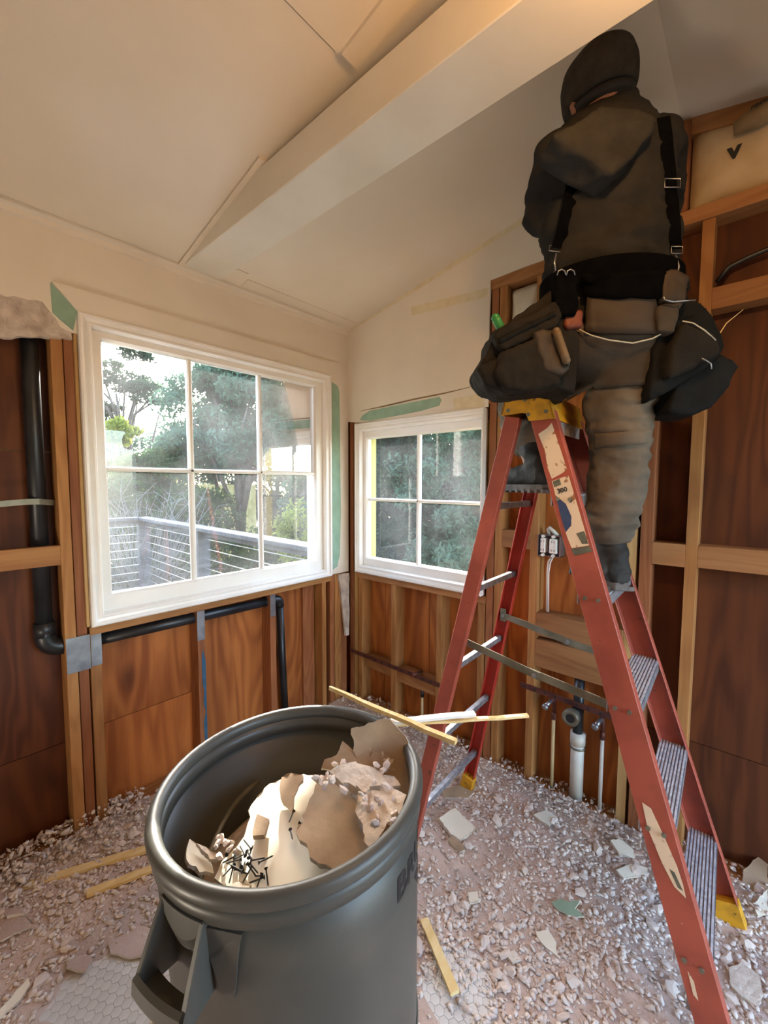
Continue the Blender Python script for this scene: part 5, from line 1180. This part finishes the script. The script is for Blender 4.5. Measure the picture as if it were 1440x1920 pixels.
# rubble
def rub_density(x, y):
    v = .35+noise.noise(V(x*1.6+2, y*1.6+5, 1))*.9+noise.noise(V(x*5, y*5, 8))*.5
    if x < .35 or y < .25: v += .5
    if dust_h(x, y) < .001: v -= .45
    if x < 1.0 and y > 1.3: v += .35
    return v
hulls = []
for k in range(10):
    rd = random.Random(100+k); bm = bmesh.new(); bmesh.ops.create_icosphere(bm, subdivisions=1, radius=1); fl_ = rd.uniform(.18, .6)
    for vv in bm.verts: vv.co = Vector((vv.co.x*rd.uniform(.8, 1.4), vv.co.y*rd.uniform(.6, 1.), vv.co.z*fl_))*rd.uniform(.5, 1.35)
    hulls.append((np.array([tuple(vv.co) for vv in bm.verts]), np.array([[vv.index for vv in t.verts] for t in bm.faces]))); bm.free()
def rotm(a, b, c):
    ca, sa, cb, sb, cc, sc = math.cos(a), math.sin(a), math.cos(b), math.sin(b), math.cos(c), math.sin(c)
    return np.array([[cc, -sc, 0], [sc, cc, 0], [0, 0, 1]]) @ np.array([[1, 0, 0], [0, ca, -sa], [0, sa, ca]]) @ np.array([[cb, 0, sb], [0, 1, 0], [-sb, 0, cb]])
rd = random.Random(21); vv_, ff_, off = [], [], 0; cnt = 0; big = []
while cnt < 24000:
    x, y = rd.uniform(-.0, 2.6), rd.uniform(-.0, 2.9)
    p = visible(x, y, 450)
    if p is None or math.hypot(x-BC.x, y-BC.y) < .285 or rd.random() > rub_density(x, y): continue
    s = .0025+.0105*rd.random()**2.2
    if rd.random() < .02:
        s = rd.uniform(.012, .024)
        if math.hypot(x-BC.x, y-BC.y) > .31: big.append((x, y, s))
        cnt += 1; continue
    hvv, hff = hulls[rd.randrange(10)]; z = max(0, dust_h(x, y))+s*.3
    if (x < .1 or y < .1) and rd.random() < .6: z += rd.random()*.03
    vv_.append((hvv*s) @ rotm(rd.uniform(-.5, .5), rd.uniform(-.5, .5), rd.uniform(0, 6.3)).T+np.array([x, y, z])); ff_.append(hff+off); off += len(hvv); cnt += 1
# bank of debris in the left bay
for k in range(1500):
    x, y = rd.uniform(1.3, 2.1), abs(rd.gauss(0, .12))-.08; s = .003+.012*rd.random()**2
    z = .02+max(0, .09-abs(y)*.5)*rd.random()
    hvv, hff = hulls[rd.randrange(10)]; vv_.append((hvv*s) @ rotm(rd.uniform(0, 3), rd.uniform(0, 3), rd.uniform(0, 6.3)).T+np.array([x, y, z])); ff_.append(hff+off); off += len(hvv)
for k in range(900):
    y, x = rd.uniform(.05, 2.4), abs(rd.gauss(0, .07))-.08; s = .003+.010*rd.random()**2
    hvv, hff = hulls[rd.randrange(10)]; vv_.append((hvv*s) @ rotm(rd.uniform(0, 3), rd.uniform(0, 3), rd.uniform(0, 6.3)).T+np.array([x, y, .03+rd.random()*.03])); ff_.append(hff+off); off += len(hvv)
ru = npobj('rubble', np.concatenate(vv_), np.concatenate(ff_), 'rubble', None); tag(ru, 'fine broken plaster crumbs scattered all over the floor', 'rubble', kind='stuff')
def zone(x, y):
    if y < .35: return 'by the base of the left wall'
    if x < .35: return 'by the base of the right wall'
    if x > 1.55: return 'on the floor left of the bin'
    if y > 1.75: return 'on the floor in front between bin and ladder'
    return 'on the floor under the ladder'
for (x, y, s) in big[:240]:
    chunk('plaster_chunk', CH[rd.randrange(8)], (x, y, max(0, dust_h(x, y))+s*.35), s, (rd.uniform(-.4, .4), rd.uniform(-.4, .4), rd.uniform(0, 6.3)), 'pale broken plaster chunk '+zone(x, y), 'plaster chunks '+zone(x, y), 'rubble')
# flat torn shards on the floor, each told apart by its place and look
def shard(label, px, th=.010, mtop='paper_white', tiltv=(0, 0, 1), lift=.012, mside='gypsum', seed=0):
    c = (sum(p[0] for p in px)/len(px), sum(p[1] for p in px)/len(px)); p0 = onZ(*c, .0); p0.z = max(0, dust_h(p0.x, p0.y))+lift
    return slab('drywall_piece', label, px, p0, tiltv, th, mtop, mside, 'drywall shards on the floor', .002, seed)
def c8(a, b): return (780+a/2.182, 1300+b/2.182)
shard('cream rectangular drywall shard beside the bin rim on the right', [c8(*p) for p in ((95, 510), (160, 470), (245, 555), (185, 598), (140, 570))], .012, 'paper_white', (-.1, .15, 1), .02, seed=31)
shard('grey bent offcut just below the cream shard right of the bin', [c8(*p) for p in ((130, 600), (150, 575), (190, 615), (200, 640), (175, 650))], .012, 'paper_brown', (.2, .1, 1), .02, seed=32)
shard('small square white shard in the middle of the rubble by the drain', [c8(*p) for p in ((480, 495), (530, 478), (578, 505), (545, 545))], .010, 'paper_white', (.1, .1, 1), .014, seed=33)
shard('sage green torn paper scrap on the floor', [c8(*p) for p in ((555, 860), (590, 845), (625, 858), (672, 850), (650, 885), (690, 915), (620, 908), (575, 885))], .004, 'green_board', (.1, -.1, 1), .012, 'paper_white', seed=34)
shard('long narrow white shard lying right of the green scrap', [c8(*p) for p in ((490, 975), (540, 965), (575, 1020), (580, 1080), (530, 1040), (505, 1010))], .008, 'paper_white', (0, .1, 1), .012, seed=35)
shard('white flake at the foot of the near ladder rail', [c8(*p) for p in ((820, 720), (880, 695), (950, 712), (945, 735), (850, 752))], .008, 'paper_white', (.05, .1, 1), .016, seed=36)
shard('sunlit torn shard by the wall plate under the ladder', [c8(*p) for p in ((795, 600), (840, 595), (900, 650), (895, 675), (830, 650))], .010, 'paper_white', (.15, .2, 1), .02, seed=37)
shard('brown backed shard near the rear ladder foot', [c8(*p) for p in ((100, 395), (170, 375), (240, 405), (215, 425), (120, 425))], .010, 'paper_brown', (.1, .1, 1), .016, seed=38)
shard('small pale scrap left of the green paper', [c8(*p) for p in ((212, 815), (252, 808), (258, 850), (220, 860))], .008, 'paper_white', (0, 0, 1), .014, seed=39)
shard('small white shard on bare tile at lower centre', [c8(*p) for p in ((368, 1065), (395, 1048), (430, 1085), (395, 1100))], .008, 'gypsum', (.1, 0, 1), .012, seed=40)
shard('big upright shard leaning on the right wall behind the ladder steps', [c8(*p) for p in ((1265, 640), (1300, 625), (1338, 605), (1335, 700), (1330, 790), (1290, 720))], .010, 'paper_white', (.8, .1, .6), .05, seed=41)
shard('grey paper backed shard heaped at the right edge of the picture', [c8(*p) for p in ((1340, 720), (1400, 670), (1440, 700), (1440, 800), (1380, 860), (1335, 830))], .012, 'paper_brown', (.5, .1, .9), .04, seed=42)
shard('pale ragged shard low at the right picture edge beside the ladder', [c8(*p) for p in ((1280, 1120), (1330, 1100), (1400, 1150), (1420, 1230), (1400, 1290), (1330, 1240), (1290, 1200))], .010, 'gypsum', (.1, 0, 1), .016, seed=43)
shard('cream shard above the ragged one at the right picture edge', [c8(*p) for p in ((1380, 860), (1440, 800), (1440, 900), (1400, 910))], .010, 'paper_white', (.3, .2, 1), .03, seed=44)
def c9(a, b): return (a/4.5, 1500+b/4.5)
shard('wide thin plaster sheet lying flat at the left edge of the floor', [c9(*p) for p in ((0, 1010), (100, 990), (210, 985), (270, 1070), (130, 1130), (20, 1190), (0, 1190))], .006, 'dust', (0, 0, 1), .012, 'gypsum', seed=45)
shard('small pinkish block at the far left of the floor', [c9(*p) for p in ((40, 920), (130, 905), (215, 900), (195, 940), (60, 975))], .014, 'dust', (0, 0, 1), .02, 'gypsum', seed=46)
shard('flat plaster plate in the middle of the floor left of the bin', [c9(*p) for p in ((580, 1370), (640, 1330), (760, 1310), (780, 1340), (720, 1440), (640, 1440), (560, 1420))], .006, 'dust', (0, 0, 1), .010, 'gypsum', seed=47)
shard('grey cardboard strip at the lower left corner', [c9(*p) for p in ((0, 1770), (240, 1510), (255, 1560), (170, 1690), (0, 1850))], .006, 'paper_white', (.1, .1, 1), .014, seed=48)
shard('round flat plaster plate by the bin handle', [c9(*p) for p in ((880, 1060), (1100, 1030), (1290, 1080), (1290, 1290), (1100, 1330), (930, 1290))], .005, 'dust', (0, 0, 1), .008, 'gypsum', seed=49)
# stray wood strips
def on_floor(px, py, z=.02): return onZ(px, py, z)
stick('wood_strip', on_floor(37, 1665), on_floor(330, 1575), .016, .006, 'lath', 'longer pale wood strip on the floor left of the bin', group='wood strips')
stick('wood_strip', on_floor(163, 1676), on_floor(330, 1612), .015, .006, 'lath', 'shorter pale wood strip nearer the bin handle', group='wood strips')
stick('wood_strip', on_floor(795, 1725), on_floor(853, 1862), .014, .006, 'lath', 'pale wood strip on the floor right of the bin', group='wood strips')

for o in bpy.data.objects:
    if '_o' in o: del o['_o']
